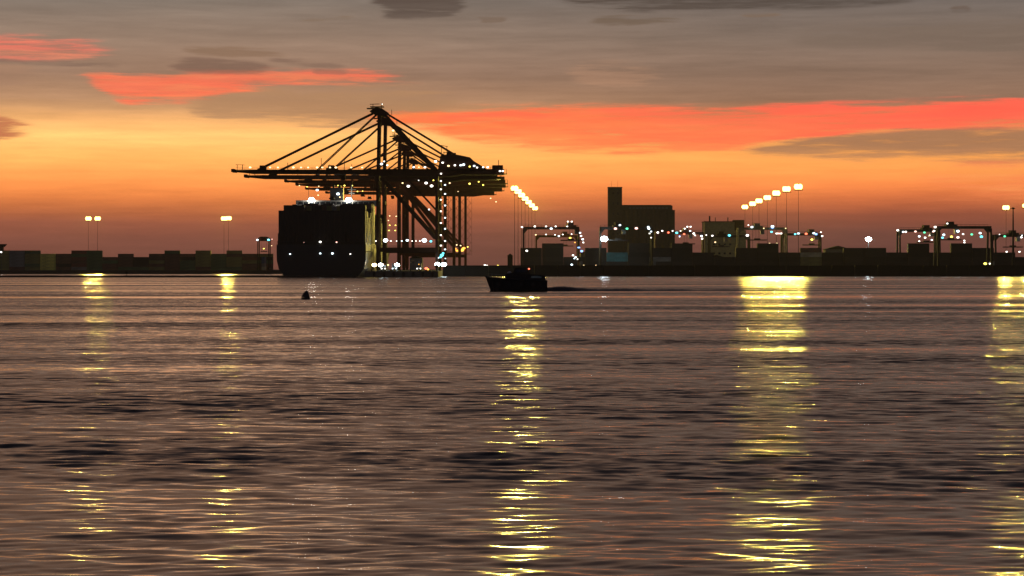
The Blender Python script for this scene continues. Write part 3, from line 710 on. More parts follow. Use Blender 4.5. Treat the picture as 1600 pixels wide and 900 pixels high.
# ------------------------------------------------------------------ yard gantries
def rtg(px0, px1, pyt, Y, label, lamps, trolley=.6, m=None, ht=None):
    m = m or STEELD
    x0, x1 = X(px0, Y), X(px1, Y); w = x1 - x0; H = Z(pyt, Y) - 2.9
    r = empty('yard_gantry', (x0, Y, 2.9)); tag(r, label, 'gantry crane', 'rubber-tyred gantry cranes in the container yard')
    for s_ in (-1, 1):
        mb = MB(); mb.box(-.3, w + .3, s_ * 3.4 - .5, s_ * 3.4 + .5, H - 1.2, H + .2)
        for q in range(int(w / 2.5) + 1): mb.bar((q * 2.5, s_ * 4.2, H + .2), (q * 2.5, s_ * 4.2, H + 1.2), .08)
        mb.bar((0, s_ * 4.2, H + 1.2), (w, s_ * 4.2, H + 1.2), .08); mb.box(0, w, *sorted((s_ * 3.9, s_ * 4.4)), H + .12, H + .2)
        mb.build('girder', m, r)
        for x_, sg in ((0, 1), (w, -1)):
            mb = MB(); mb.bar((x_, s_ * 5.6, 2.2), (x_, s_ * 3.9, H - 1.2), 1.3, .9)
            mb.prism([(x_, H - 1.2), (x_ + sg * 2.4, H - 1.2), (x_, H - 4.0)], *sorted((s_ * 3.1, s_ * 3.8)))
            mb.build('leg', m, r)
    for x_ in (0, w):
        mb = MB(); mb.box(x_ - .5, x_ + .5, -6.6, 6.6, 1.3, 2.3); mb.build('sill_beam', m, r)
        for s_ in (-1, 1):
            mb = MB()
            for d_ in (-.9, .9): mb.tube((x_ - .4, s_ * 5.8 + d_, .8), (x_ + .4, s_ * 5.8 + d_, .8), .8, n=14)
            mb.build('wheel', RUB, r)
    tx = w * trolley
    mb = MB(); mb.box(tx - 3.0, tx + 3.0, -3.6, 3.6, H + .25, H + 1.1); mb.box(tx - 1.8, tx + 1.5, -2.4, 2.4, H + 1.1, H + 2.7); mb.bar((tx - 2.4, 0, H + 1.1), (tx - 2.4, 0, H + 3.0), .3); mb.build('trolley', m, r)
    mb = MB(); mb.box(tx + 2.0, tx + 4.2, -1.2, 1.2, H - 3.9, H - 1.3); mb.build('operator_cab', GALV, r)
    mb = MB()
    for a_ in (-1, 1): mb.bar((tx + a_ * .8, -2, H - .5), (tx + a_ * .8, -3, H - 7.), .07); mb.bar((tx + a_ * .8, 2, H - .5), (tx + a_ * .8, 3, H - 7.), .07)
    mb.build('hoist_rope', STEELD, r)
    mb = MB(); mb.box(tx - 5.8, tx + 5.8, -1.1, 1.1, H - 7.6, H - 7.); mb.box(tx - 1.8, tx + 1.8, -.9, .9, H - 7, H - 6.3); mb.build('spreader', STEELD, r)
    mb = MB(); mb.box(w + .7, w + 2.2, -3, 3, 2.5, 5.2); mb.build('power_unit', GALV, r)
    for L_ in lamps:
        px, py, c, rr = L_[:4]; fl = L_[4] if len(L_) > 4 else 0
        lamp(r, (X(px, Y) - x0, -4.9, Z(py, Y) - 2.9), c, rr, fl)
    return r
rtg(818, 904, 355, 1235, 'nearest yard gantry left of the silo, dark legs, lamps along its girder and right leg',
    [(815.5, 355, 'white', .7), (835.5, 354, 'white', .7), (853, 354, 'white', .6), (861, 357.5, 'cool', .9), (868, 354, 'white', .6), (886, 354, 'white', .5), (887, 346.5, 'white', .6), (893, 346.5, 'white', .6),
     (906, 364, 'cool', .7), (907.5, 369, 'white', .7), (910, 374, 'cool', .8), (911, 379, 'white', .6), (904, 387, 'blue', .95), (904, 386.5, 'white', .5), (908.5, 392.5, 'blue', 1.0), (823, 392, 'white', .8),
     (895, 399, 'white', .7), (899, 402, 'cool', .7), (902, 405, 'white', .5), (893, 413.5, 'cool', .8), (897, 404, 'cool', .5)], .86, mat('dark_red_gantry_paint', (.07, .022, .018), .5))
rtg(838, 902, 368, 1540, 'farther yard gantry framed inside the nearest one left of the silo',
    [(837, 367, 'warm', .7), (853, 366.5, 'white', .6), (867, 367, 'white', .6), (873, 369, 'cool', .9), (879, 366.5, 'white', .6), (893, 366, 'white', .6), (890.5, 372, 'yellow', 1.0), (898, 379, 'orange', .6)], .7, STEEL2)
rtg(938, 1018, 355, 1240, 'yard gantry in front of the silo tower, bright white floodlight on its left leg',
    [(943.5, 373.5, 'cool', 1.9, 220), (961, 357.5, 'pink', 1.1), (968, 352, 'cool', .8), (979, 357.5, 'green', 1.0), (993.5, 357, 'pink', 1.1), (1012, 355, 'cool', .8), (1013, 357.5, 'cool', .9), (1016.5, 362, 'cool', .65), (1014, 365, 'white', .5), (1016.5, 371.5, 'white', .5)], .35)
rtg(1024, 1098, 363, 1400, 'yard gantry right of the silo block with clustered lamps around its trolley',
    [(1027, 363.5, 'white', .9), (1034, 361, 'white', .7), (1043.5, 363.5, 'red', .9), (1050, 361, 'white', .6), (1056.5, 364, 'cyan', 1.1), (1062.5, 361, 'white', .5), (1069, 357.5, 'white', .7), (1073, 354.5, 'white', .7), (1078, 354.5, 'white', .7),
     (1077.5, 361, 'cool', .7), (1061, 369, 'blue', .6), (1061, 370, 'white', .5), (1083, 365, 'white', .9), (1085, 368, 'white', .6), (1068, 366, 'red', .9), (1095, 369, 'cool', .9), (1096, 373, 'white', .8), (1102.5, 367.5, 'white', .5)], .64, mat('dark_red_gantry_paint', (.07, .022, .018), .5))
rtg(1108, 1170, 368, 1450, 'yard gantry in front of the square lit building with one cyan lamp',
    [(1138.5, 368, 'cyan', 1.2), (1166.5, 368, 'white', 1.2), (1112, 368.5, 'white', .8), (1116.5, 378.5, 'warm', .7), (1161, 411, 'yellow', 1.1), (1157, 411, 'warm', .5)], .3)
rtg(1153, 1228, 356, 1330, 'yard gantry under the floodlight row with blue lamp at midspan',
    [(1168, 352, 'white', .5), (1173.5, 355, 'cool', .95), (1192, 357, 'warm', .5), (1205.5, 354, 'cool', 1.2), (1205.5, 355.5, 'blue', 1.1), (1204, 362.5, 'cyan', .9), (1215.5, 365, 'pink', .8), (1212, 365, 'white', .8), (1219, 365, 'white', .7), (1226, 357, 'warm', .5), (1201, 380.5, 'warm', .5), (1212, 380.5, 'warm', .6)], .4, mat('lit_gantry_paint', (.16, .14, .08), .6))  # brighter gantry paint; light falling on it is put into the colour
rtg(1222, 1281, 365, 1420, 'yard gantry right of the floodlight row with red, cyan and blue lamps',
    [(1241, 366, 'cyan', .9), (1246, 365, 'cool', 1.0), (1258, 365.5, 'red', 1.1), (1270, 364.5, 'cool', 1.0), (1273.5, 366, 'blue', 1.1), (1281, 363, 'white', .6), (1283, 369, 'white', .8), (1267, 374.5, 'yellow', 1.0)], .78)
rtg(1404, 1466, 359, 1300, 'yard gantry left of the tallest one with pink and green lamps',
    [(1400.5, 360, 'white', .9), (1409, 362.5, 'cool', .8), (1413, 362.5, 'white', .8), (1428, 362, 'pink', .9), (1442, 363.5, 'green', .9), (1434, 369.5, 'cool', .9), (1434, 377, 'white', .6), (1443, 371.5, 'white', .8), (1450, 368, 'white', .5), (1456, 362, 'pink', .9), (1453.5, 375, 'cool', .7)], .7)
rtg(1463, 1546, 354, 1225, 'tallest near yard gantry at right, black against the sky, trolley on top',
    [(1458.5, 355, 'white', .9), (1457, 361, 'white', .7), (1477.5, 349.5, 'white', .6), (1472, 367, 'cool', .9), (1470, 371.5, 'cyan', .9), (1494, 361.5, 'cool', 1.1), (1484, 370, 'yellow', .9), (1494, 371, 'white', .9), (1502, 366, 'white', .7),
     (1504, 376, 'white', .6), (1504, 379, 'white', .6), (1515.5, 366.5, 'green', .9), (1528.5, 364.5, 'cool', .9), (1530.5, 370, 'cyan', 1.1), (1536.5, 412, 'yellow', 1.1), (1543.5, 412, 'white', .6)], .27)
rtg(1553, 1612, 367, 1330, 'yard gantry at the right edge of the photo with a green lamp',
    [(1567, 369.5, 'green', .9), (1593, 371, 'white', .8), (1594, 368, 'cool', .5), (1570, 393.5, 'white', .7), (1590, 393.5, 'white', .7), (1559, 366.5, 'white', .4)], .5)
# narrow gantry by the ship, seen end-on
Yg = 1748.; gx = X(412.5, Yg)
g = empty('yard_gantry', (gx, Yg, 2.9)); tag(g, 'tall narrow gantry beside the ship, two cool lamps on top, holding a blue-grey container', 'gantry crane', 'rubber-tyred gantry cranes in the container yard')
for s_ in (-1, 1):
    for d_ in (-5, 5):
        mb = MB(); mb.bar((s_ * 4.3, d_, 1.6), (s_ * 4.3, d_, 24), .7); mb.build('leg', STEELD, g)
    mb = MB(); mb.box(s_ * 4.3 - .5, s_ * 4.3 + .5, -6.5, 6.5, .9, 1.8)
    mb.build('sill_beam', STEELD, g)
    mb = MB()
    for d_ in (-5.4, 5.4): mb.tube((s_ * 4.3 - .4, d_, .75), (s_ * 4.3 + .4, d_, .75), .75, n=14)
    mb.build('wheel', RUB, g)
mb = MB(); mb.prism([(-5, 23), (5, 23), (4.2, 25.4), (2, 26.4), (-2, 26.4), (-4.2, 25.4)], -5.6, 5.6); mb.build('top_frame', STEEL2, g)
mb = MB(); mb.box(-2.6, 2.6, -1.2, 1.2, 14.4, 15); mb.bar((-2, 0, 15), (-2, 0, 23), .1); mb.bar((2, 0, 15), (2, 0, 23), .1); mb.bar((0, -1, 15), (0, -1, 16.5), .3); mb.build('spreader', STEELD, g)
lamp(g, (-4.5, -6.2, Z(375, Yg) - 2.9), 'cool', 1.1); lamp(g, (4.3, -6.2, Z(375, Yg) - 2.9), 'cyan', 1.3); lamp(g, (4.2, -6.4, Z(374.6, Yg) - 2.9), 'cool', .9); lamp(g, (7.0, -6.2, Z(374, Yg) - 2.9), 'pink', .5); lamp(g, (6.7, -6.2, Z(384, Yg) - 2.9), 'warm', .5); lamp(g, (0, -1.6, 17), 'yellow', .7)
for i_ in range(4):
    container(gx, Yg - .2, 3.0 + i_ * 2.6, ('cream', 'grey', 'blue', 'blue')[i_], True, '%s container, %s of the pile inside the narrow gantry beside the ship' % (('cream', 'grey', 'blue', 'blue')[i_], ('bottom', 'second', 'third', 'topmost')[i_]), 'containers under the narrow gantry')

# ------------------------------------------------------------------ high mast lights
MASTW = 360000.
def mast(px, py, Y, label, n=5, big=1.0, pw=1.0):
    H = Z(py, Y) - 2.95
    r = empty('light_mast', (X(px, Y), Y, 2.95)); tag(r, label, 'light mast', 'high floodlight masts over the port')
    mb = MB(); mb.tube((0, 0, 0), (0, 0, H - .9), .16, .08, 10); mb.build('pole', STEELD, r)
    mb = MB(); mb.tube((0, 0, -.0), (0, 0, .8), .8, .8, 12); mb.build('base', CONC, r)
    R_ = 1.45 * big
    mb = MB(); mb.tube((0, 0, H - 1.75), (0, 0, H - 1.6), R_ + 1.3, R_ + 1.3, 20)  # disc added to block the downward light; the bars hold the lamps
    for i in range(n):
        a = 2 * math.pi * i / n + .3; mb.bar((R_ * math.cos(a), R_ * math.sin(a), H - .95), (R_ * math.cos(a), R_ * math.sin(a), H - .2), .14)
    mb.build('head_light_shield', GALV, r)
    for i in range(n):
        a = 2 * math.pi * i / n + .3
        key = ('mast', round(big, 2))
        if key not in LM:
            q = MB(); q.blob((0, 0, 0), 1.05 * big, 1.05 * big, 1.55 * big, SODIUM, 10, 6); q.tube((0, 0, 1.54 * big), (0, 0, 1.75 * big), .5, .25, 8, STEELD); LM[key] = q.mesh('floodlight')
        o = bpy.data.objects.new('floodlight', LM[key]); COL.objects.link(o); o.parent = r; o.location = (R_ * math.cos(a), R_ * math.sin(a), H + .3)
    if (big, pw) not in PL:
        pl_ = bpy.data.lights.new('lamp_light', 'SPOT'); pl_.spot_size = math.radians(112); pl_.spot_blend = .5; pl_.color = (1, .76, .13); pl_.energy = MASTW * big * big * pw; pl_.shadow_soft_size = .7 * big; PL[(big, pw)] = pl_
    o = bpy.data.objects.new('lamp_light', PL[(big, pw)]); COL.objects.link(o); o.parent = r; o.location = (0, -R_ - 1.9 * big, H + .1); o.rotation_euler = (math.radians(84), 0, math.radians(180 if px < 700 else 200))
    return r
def yfor(py, H=48.8): return (H - 4) * F / (HOR - py)
mast(138, 342, 1790, 'leftmost floodlight mast, behind the left container stacks', pw=.45)
mast(152.5, 342, 1795, 'floodlight mast just right of the leftmost one above the green stacks', pw=.45)
mast(350, 342, 1790, 'left one of the close pair of masts nearest the ship, over the left yard', 5, pw=.6)
mast(357, 341.5, 1800, 'right one of the close pair of masts nearest the ship, over the left yard', 5, pw=.6)
mid = [(804, 295), (809.5, 300), (815, 305.5), (820.5, 311), (826, 316.5), (831, 321.5), (836, 326)]
for i, (px, py) in enumerate(mid):
    mast(px, py, yfor(py), ('highest and nearest mast of the slanting row right of the cranes', 'second highest mast of the slanting row right of the cranes', 'third highest mast of the slanting row right of the cranes',
         'middle mast of the slanting row right of the cranes', 'third lowest mast of the slanting row right of the cranes', 'second lowest mast of the slanting row right of the cranes', 'lowest and farthest mast of the slanting row right of the cranes')[i], 5, .85, .85)
rt = [(1164, 324), (1176, 319), (1186, 314.5), (1199, 309.5), (1213, 302.5), (1229, 296), (1247.5, 292.5)]
for i, (px, py) in enumerate(rt):
    mast(px, py, yfor(py), '%s mast from the left in the rising row of seven above the right yard' % ORD[i + 1], 5, .95, .5)
mast(1572, 325, 1560, 'floodlight mast at the right edge, left of the thick dark pole', 5)
mast(1602, 322, 1570, 'half-cut floodlight mast at the far right edge of the photo', 5, .8)
# thick dark pole near the right edge
Yp = 1235.
r = empty('mast_pole', (X(1583, Yp), Yp, 2.9)); tag(r, 'tall thick tapering dark pole near the right edge, lamp arm removed', 'pole')
r['label'] = 'tall dark tapering pole near the right edge beside the yard gantry'
mb = MB(); mb.tube((0, 0, 0), (0, 0, Z(325, Yp) - 2.9), .8, .28, 12); mb.build('pole', STEELD, r)
mb = MB(); mb.bar((-1.6, 0, Z(325, Yp) - 3.2), (1.2, 0, Z(325, Yp) - 3.2), .3); mb.box(-.6, .6, -.5, .5, Z(325, Yp) - 3.5, Z(325, Yp) - 2.6); mb.build('head_frame', STEELD, r)
# cool white floodlight above the stacks at x=1357
Yw = 1310.
r = empty('street_lamp', (X(1357, Yw), Yw, 2.9)); tag(r, 'lone white floodlight on a pole above the dark stacks, centre of the right half', 'lamp post')
mb = MB(); mb.tube((0, 0, 0), (0, 0, Z(376, Yw) - 2.9), .25, .16); mb.build('pole', GALV, r)
lamp(r, (0, -.6, Z(374, Yw) - 2.9), 'cool', 1.7, 260, 'floodlight')
# small lamps along the seawall
for px, py, Y_, c, lab in ((757.5, 414, 1195, 'white', 'pair-left tiny white lamp post just right of the cranes'), (778, 415, 1190, 'yellow', 'tiny yellow lamp post between the cranes and the launch'),
        (761, 415, 1190, 'white', 'pair-right tiny white lamp post just right of the cranes'), (912, 415, 1190, 'warm', 'tiny warm lamp post right of the nearest yard gantry'),
        (931, 415, 1190, 'warm', 'tiny warm lamp post just left of the silo gantry'), (2.0, 394, 1740, 'white', 'white lamp post at the left edge of the photo')):
    r = empty('lamp_post', (X(px, Y_), Y_, 2.9)); tag(r, lab, 'lamp post', 'small lamp posts along the shore')
    mb = MB(); mb.tube((0, 0, 0), (0, 0, Z(py, Y_) - 2.9), .12, .08, 8); mb.bar((0, 0, Z(py, Y_) - 2.9), (0, -.7, Z(py, Y_) - 2.8), .1); mb.build('pole', GALV, r)
    lamp(r, (0, -.8, Z(py, Y_) - 2.9), c, .62 if px > 5 else 1.0)

# ------------------------------------------------------------------ buildings
Ys = 1950.; s = Ys / F
bx = X(972, Ys)
silo = empty('grain_silo', (bx, Ys, 2.9)); tag(silo, 'big grey grain silo with a tall square tower and long flat block', 'grain silo')
T = Z(293, Ys) - 2.9
mb = MB(); mb.box(X(950.5, Ys) - bx, 0, 0, 14, 0, T); mb.box(X(950.5, Ys) - bx - .3, .3, -.3, 14.3, T, T + .5); tw = mb.build('tower', CREAM, silo)
mb = MB()
for q in range(5):
    zz = T - 6 - q * 9; mb.box(-8.6, -7.0, -.04, .1, zz, zz + 2); mb.box(-4.6, -3.0, -.04, .1, zz, zz + 2)
mb.build('window', GLASS, tw)
mb = MB(); mb.bar((-9, 6, T), (-9, 6, T + 6), .16); mb.bar((-3.6, 6, T), (-3.6, 6, T + 7), .16); mb.build('antenna', STEELD, silo)
H2 = Z(328, Ys) - 2.9; H3 = Z(320, Ys) - 2.9; w2 = X(1055, Ys) - bx
mb = MB(); nb = 6; rr = w2 / nb / 2
mb.box(0.02, w2 - .6, rr * .22, 16, 0, H2)
for q in range(nb): mb.tube((rr + q * 2 * rr, rr, 0), (rr + q * 2 * rr, rr, H2 - .01), rr, rr, 20)
mb.build('silo_block', CREAM, silo)
mb = MB(); mb.prism([(.02, H2 + .01), (w2 - 2.2, H2 + .01), (w2 - 2.2, H3 - .8), (w2 - 4, H3), (.02, H3)], 2, 12); gl = mb.build('roof_gallery', CREAM, silo)
mb = MB()
for q in range(11): mb.box(6 + q * 3.2, 8.4 + q * 3.2, 1.94, 1.98, H2 + 1.0, H2 + 2.4)
mb.build('window', GALV, gl)
Yh = 1600.; bx = X(1101, Yh)
bd = empty('warehouse', (bx, Yh, 2.9)); tag(bd, 'square olive-lit industrial building right of the grain silo', 'warehouse')
hh = Z(347, Yh) - 2.9; ww = X(1166, Yh) - bx
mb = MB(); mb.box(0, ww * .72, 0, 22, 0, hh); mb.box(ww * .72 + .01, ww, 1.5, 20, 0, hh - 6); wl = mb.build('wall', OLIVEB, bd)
mb = MB(); mb.box(-.3, ww * .72 + .3, -.3, 22.3, hh, hh + .6); mb.box(3.6, 4.6, 5, 6, hh + .6, hh + 4.5); mb.box(8, 8.4, 5, 6, hh + .6, hh + 3.5); mb.box(17, 17.6, 5, 6, hh + .6, hh + 3.5); mb.box(21, 29, 4, 10, hh - 6, hh + 1.6); mb.build('roof', STEELD, bd)
mb = MB()
for a_ in range(5):
    for b_ in range(4): mb.box(2 + a_ * 3.9, 3.6 + a_ * 3.9, -.05, .1, 5 + b_ * 6.5, 6.4 + b_ * 6.5)
mb.build('window', GLASS, bd)
# low sheds and cabins seen between stacks
def shed(px0, px1, py, Y, lab, m, depth=12, roof=True, lit=None):
    x0 = X(px0, Y); w = X(px1, Y) - x0; h = Z(py, Y) - 2.9
    r = empty('port_building', (x0, Y, 2.9)); tag(r, lab, 'building')
    mb = MB(); mb.box(0, w, 0, depth, 0, h * .86); mb.build('wall', m, r)
    mb = MB(); mb.prism([(-.3, h * .86), (w + .3, h * .86), (w * .5, h)], -.4, depth + .4); mb.build('roof', STEELD, r)
    mb = MB(); n = max(1, int(w / 3.5))
    for q in range(n): mb.box((q + .3) * w / n, (q + .65) * w / n, -.06, .05, h * .45, h * .65)
    mb.build('window', GLASS, r)
shed(907, 936, 391, 1420, 'low dark port building between the left gantries and the silo', CONC)
shed(793, 801, 396, 1290, 'small dark cabin building standing alone left of the first yard gantry', STEELD, 4)
shed(1290, 1330, 384, 1400, 'dim shed behind the stacks right of the coloured-lamp gantry', CONC)
shed(1108, 1130, 398, 1330, 'small shed at the foot of the olive-lit building', OLIVEB, 8)
shed(640, 660, 400, 1330, 'small pale building on the quay behind the crane legs', mat('pale_render', (.35, .32, .26), .8), 10)
# crane-like roof at the far left edge
Ye = 1800.; r = empty('control_tower', (X(-6, Ye), Ye, 2.9)); tag(r, 'flat-topped control tower cut off by the left edge of the photo', 'tower')
mb = MB(); mb.box(-2, 5, 0, 5, 0, Z(386, Ye) - 2.9); mb.build('shaft', STEELD, r)
mb = MB(); hz = Z(384, Ye) - 2.9; mb.prism([(-5, hz + 1.4), (7.4, hz + 1.4), (7.4, hz + .9), (5.4, hz - 1.0), (-3, hz - 1.)], -1, 6); mb.build('roof', STEELD, r)

# ------------------------------------------------------------------ terminal trucks, quay lamps, beacon
def truck(x, y, col, lab, lampc):
    r = empty('container_truck', (x, y, 3.0), QROT + math.pi); tag(r, lab, 'truck', 'terminal trucks working under the quay cranes')
    mb = MB(); mb.prism([(-1.2, .9), (1.2, .9), (1.2, 2.9), (-1.2, 2.9)], 4.6, 6.6); cabo = mb.build('cab', WHITEP, r)
    mb = MB(); mb.box(-1.05, 1.05, 6.62, 6.66, 1.9, 2.7); mb.build('windscreen', GLASS, cabo)
    mb = MB(); mb.box(-1.15, 1.15, -6.2, 6.9, .8, 1.1)
    mb.build('chassis', STEELD, r)
    for yy in (-5, -3.7, 2.9, 5.4):
        for s_ in (-1, 1):
            mb = MB(); mb.tube((s_ * .85, yy, .5), (s_ * 1.2, yy, .5), .5, n=14); mb.build('wheel', RUB, r)
    for s_ in (-1, 1): lamp(r, (s_ * .85, 7.0, 1.1), lampc, .45, 0, 'headlight')
    lamp(r, (0, 5.5, 3.3), 'orange', .3, 0, 'beacon')
    container(*[(Matrix.Rotation(QROT + math.pi, 3, 'Z') @ Vector((0, -1.6, 0)))[i] + (x, y)[i] for i in (0, 1)], 4.12, col, True,
              '%s container riding on the %s' % (col, lab.split(',')[0]), 'containers carried by terminal trucks', QROT)
truck(X(600, 1128), 1128, 'rust', 'truck nearest the ship, between the crane rails with white headlights', 'white')
truck(X(617, 1118), 1118, 'blue', 'middle truck under the nearest crane, facing the viewer', 'cool')
truck(X(655, 1140), 1140, 'grey', 'truck near the landside crane legs, dim headlights', 'white')
for px, Y_, c, fl, lab in ((585, 1092, 'warm', 60, 'warm quay floodlight right beside the ship stern'), (595, 1094, 'cool', 110, 'white quay floodlight second from the ship stern'),
        (606.5, 1100, 'warm', 0, 'small dim quay lamp third from the ship stern'), (620.5, 1104, 'cool', 160, 'big white quay floodlight under the middle of the nearest crane')):
    r = empty('quay_floodlight', (X(px, Y_), Y_, 3.0)); tag(r, lab, 'floodlight', 'floodlights low on the quay below the cranes')
    h = Z(414, Y_) - 3.0
    mb = MB(); mb.tube((0, 0, 0), (0, 0, h), .1); mb.box(-.4, .4, -.4, .4, 0, .2); mb.build('pole', GALV, r)
    lamp(r, (0, -.7, h), c, 1.15 if fl else .6, fl, 'floodlight')
Yk = 1052.
r = empty('navigation_beacon', (X(666, Yk), Yk, 3.0)); tag(r, 'red navigation light on the corner of the quay', 'beacon')
mb = MB(); mb.box(-.5, .5, -.5, .5, 0, .5); mb.tube((0, 0, .5), (0, 0, .9), .2); mb.build('pedestal', STEELD, r)
lamp(r, (0, 0, 1.2), 'red', 1.0); lamp(r, (.9, 0, .75), 'orange', .6)
# bollards and fenders along the quay nose
for i in range(7):
    x_ = qx(QE, 1046) + 3.0 + i * 4.6
    mb = MB(); mb.tube((0, 0, 0), (0, 0, .5), .28, .22, 10); mb.tube((0, 0, .5), (0, 0, .7), .4, .34, 10)
    o = mb.build('bollard', STEELD); o.location = (x_, 1047.2, 3.0)
    tag(o, '%s mooring bollard from the ship along the near end of the quay' % ORD[i + 1], 'bollard', 'mooring bollards on the quay end')
    mb = MB(); mb.tube((0, 0, -.9), (0, 0, .9), .6, .6, 12); mb.tube((0, .55, -1.1), (0, .55, 1.1), .25, .25, 6)
    o = mb.build('fender', RUB); o.location = (x_ + 1.4, 1045.2, 1.5)
    tag(o, '%s black rubber fender from the ship on the end face of the quay' % ORD[i + 1], 'fender', 'rubber fenders on the quay end')
# channel marker post beyond the breakwater, left
Ym = 1120.; r = empty('channel_marker', (X(198, Ym), Ym, 0)); tag(r, 'thin dark marker post standing in the water behind the left breakwater', 'marker post')
mb = MB(); mb.tube((0, 0, -2), (0, 0, 2.8), .28, .22); mb.build('post', STEELD, r)
mb = MB(); mb.box(-.6, .6, -.1, .1, 1.6, 2.6); mb.build('board', STEELD, r)

# ------------------------------------------------------------------ launch under way, wake, buoy
Yb = 396.; s = Yb / F
bo = empty('pilot_launch', (X(808, Yb), Yb, 0)); tag(bo, 'dark pilot launch heading left across the harbour, red light on its roof', 'boat')
bpt = lambda px, py: ((px - 808) * s, (455.2 - py) * s)
st_ = [(-50, .05, 23.5, 0.), (-46, .5, 22.5, .1), (-40, 1.05, 21.6, .5), (-28, 1.5, 20.5, 1.0), (-10, 1.75, 19.2, 1.3), (15, 1.8, 18, 1.4), (38, 1.7, 17, 1.35), (47, 1.6, 16.5, 1.3)]
vs = []; fs = []
for q, (dx_, hb, tz, kb) in enumerate(st_):
    tz *= s; xx = dx_ * s
    xk = xx + (8 * s if dx_ < -45 else 6.5 * s if dx_ < -41 else 4 * s if dx_ < -35 else 0)
    vs += [(xk, -kb * .6, -.5), (xk - .1 * 0, -max(kb, .04), .25), (xx, -hb, tz), (xx, hb, tz), (xk, max(kb, .04), .25), (xk, kb * .6, -.5)]
for q in range(len(st_) - 1):
    a_ = q * 6
    for j in range(5): fs.append((a_ + j, a_ + j + 1, a_ + 7 + j, a_ + 6 + j))
    fs.append((a_ + 5, a_, a_ + 6, a_ + 11))
fs += [tuple(range(6))[::-1], tuple(range(len(vs) - 6, len(vs)))]
mb = MB(); mb.add(vs, fs); mb.build('hull', HULL, bo)
mb = MB()
for q in range(len(st_) - 1):
    for s_ in (-1, 1): mb.tube((st_[q][0] * s, s_ * st_[q][1], st_[q][2] * s - .05), (st_[q + 1][0] * s, s_ * st_[q + 1][1], st_[q + 1][2] * s - .05), .12, n=8)
mb.build('fender_rail', RUB, bo)
mb = MB(); x_, z_ = bpt(788, 434)
cabp = [bpt(789, 437), bpt(790, 427.5), bpt(799, 427), bpt(844, 429), bpt(851, 432), bpt(853, 439)]
mb.prism(cabp, -1.3, 1.3); cab_ = mb.build('cabin', STEELD, bo)
mb = MB(); mb.prism([bpt(801, 427.2), bpt(804, 419.5), bpt(821, 419.3), bpt(828, 427.6)], -1.15, 1.15)
wh = mb.build('wheelhouse', STEELD, bo)
mb = MB(); mb.prism([bpt(802, 419.4), bpt(802, 418.4), bpt(823, 418.2), bpt(823, 419.2)], -1.3, 1.3); mb.build('roof', STEELD, wh)
for a_, b_ in ((806.5, 811), (812, 816.5), (817.5, 822)):
    mb = MB(); mb.prism([bpt(a_, 425.5), bpt(a_, 421), bpt(b_, 421), bpt(b_, 425.5)], -1.19, -1.16); mb.build('window', GLASS, wh)
awn = mat('pale_green_cover', (.30, .36, .30), .35)
mb = MB(); mb.prism([bpt(829.5, 434.6), bpt(830, 431.6), bpt(840, 431.2), bpt(846.5, 432.8), bpt(845.5, 434.8)], -1.42, -1.32); mb.build('side_window', awn, cab_)
mb = MB(); mb.blob((bpt(796, 427)[0], -.3, bpt(796, 426.4)[1]), .4, .5, .26, mat('white_raft_canister', (.35, .34, .32), .5)); mb.build('life_raft', None, bo)
mb = MB(); mb.bar((bpt(812, 418)[0], 0, bpt(812, 419)[1]), (bpt(812, 418)[0], 0, bpt(812, 412)[1]), .06); mb.bar((bpt(809, 0)[0], 0, bpt(0, 415)[1]), (bpt(815, 0)[0], 0, bpt(0, 415)[1]), .08); mb.bar((bpt(826, 0)[0], 0, bpt(0, 428)[1]), (bpt(826, 0)[0], 0, bpt(0, 420.6)[1]), .06); mb.build('mast', STEELD, bo)
mb = MB()
for q in range(5):
    xx = (-46 + q * 6.5) * s; zb = (23 - q * .5) * s; mb.bar((xx, -.5 - q * .24, zb), (xx, -.5 - q * .24, zb + .55), .04)
mb.bar((-46 * s, -.5, 23 * s + .5), (-20 * s, -1.46, 21 * s + .5), .04); mb.build('bow_rail', GALV, bo)
for xx in (-30, -12, 6, 24):
    mb = MB(); mb.tube((xx * s, -1.82, 1.25), (xx * s, -2.0, 1.25), .34, .34, 14); mb.build('tyre', RUB, bo)
lamp(bo, (bpt(826.5, 0)[0], -.2, bpt(0, 420.2)[1]), 'red', .22)
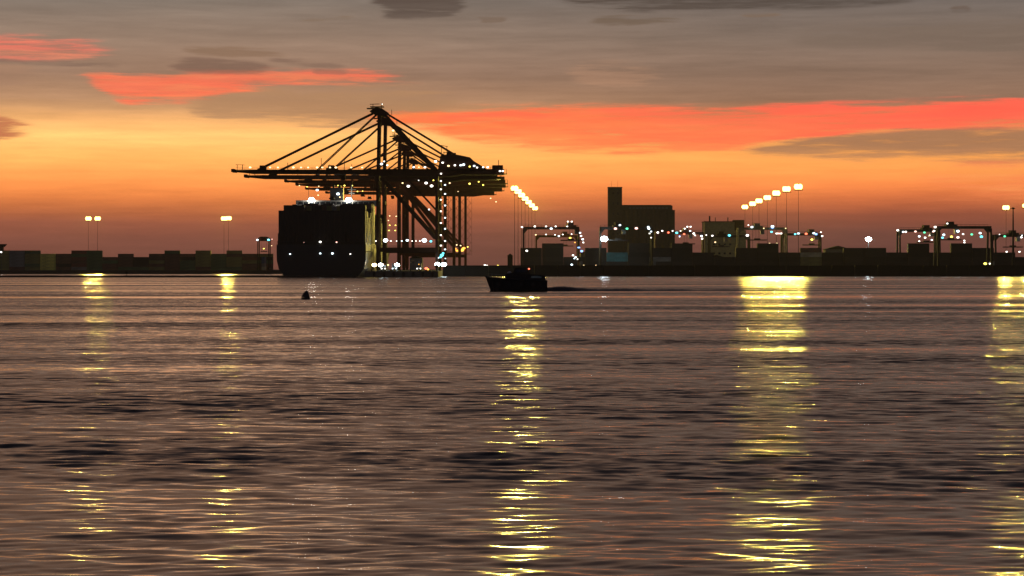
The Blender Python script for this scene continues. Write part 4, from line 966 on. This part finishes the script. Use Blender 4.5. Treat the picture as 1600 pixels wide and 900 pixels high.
# wake: churned ridge behind the stern fading into a long low swell
vs = []; fs = []; nw = 260; rw = random.Random(9); prof = [(-1.7, 0), (-1.1, .35), (-.5, .8), (0, 1), (.8, .7), (1.8, .25), (3, 0)]; npf = len(prof)
x0w = bpt(853, 0)[0] + X(808, Yb)
for i in range(nw):
    f_ = i / (nw - 1.); xx = x0w + f_ ** 1.2 * 62
    hh_ = .56 + .26 * math.exp(-((f_ ** 1.2 * 52 - 2.2) / 1.6) ** 2) + .2 * math.exp(-f_ * 9); hh_ *= (1 - f_) ** .3
    if f_ < .01: hh_ *= .6
    hh_ *= 1 + .10 * math.sin(xx * .7) + rw.uniform(-.05, .05)
    for a_, z_ in prof: vs.append((xx, Yb + .4 + f_ * 1.5 + a_ * (1 + f_), -.12 + (hh_ + .12) * z_ + (rw.uniform(-.03, .03) if 0 < z_ else 0)))
for i in range(nw - 1):
    for j in range(npf - 1): fs.append((i * npf + j, (i + 1) * npf + j, (i + 1) * npf + j + 1, i * npf + j + 1))
mb = MB(); mb.add(vs, fs); wk = struct(mb, 'wake', wm)
for p_ in wk.data.polygons: p_.use_smooth = True
# buoy
Yv = 293.; s = Yv / F
by = empty('buoy', (X(477.5, Yv), Yv, 0)); tag(by, 'small black conical buoy floating on the open water left of the launch', 'buoy')
mb = MB(); mb.tube((0, 0, -.3), (0, 0, .22), .58, .6, 20); mb.build('float', STEELD, by)
mb = MB(); mb.tube((0, 0, .22), (.08, 0, .75), .58, .36, 20); mb.tube((.08, 0, .75), (.16, 0, 1.05), .36, .16, 20); mb.tube((.16, 0, 1.05), (.17, 0, 1.12), .16, .06, 12); mb.build('cone', STEELD, by)
mb = MB(); mb.tube((.17, 0, 1.1), (.17, 0, 1.2), .04, n=8); mb.build('lifting_eye', GALV, by)

# ------------------------------------------------------------------ haze
mb = MB(); mb.box(-1520, 1520, -170, 3330, -4, 96)
hz_ = mb.build('haze', None)
hm = bpy.data.materials.new('dusk_haze'); hm.use_nodes = True; t = hm.node_tree; t.nodes.clear()
pv = t.nodes.new('ShaderNodeVolumePrincipled'); pv.inputs['Color'].default_value = (.82, .72, .62, 1); pv.inputs['Density'].default_value = 3.6e-5
pv.inputs['Anisotropy'].default_value = 0.25
ou = t.nodes.new('ShaderNodeOutputMaterial'); t.links.new(pv.outputs[0], ou.inputs['Volume'])
hz_.data.materials.clear(); hz_.data.materials.append(hm); hz_['kind'] = 'stuff'
tag(hz_, 'thin warm dusk haze over the whole harbour', 'haze')
print('containers', NCONT[0], 'objects', len(bpy.data.objects))
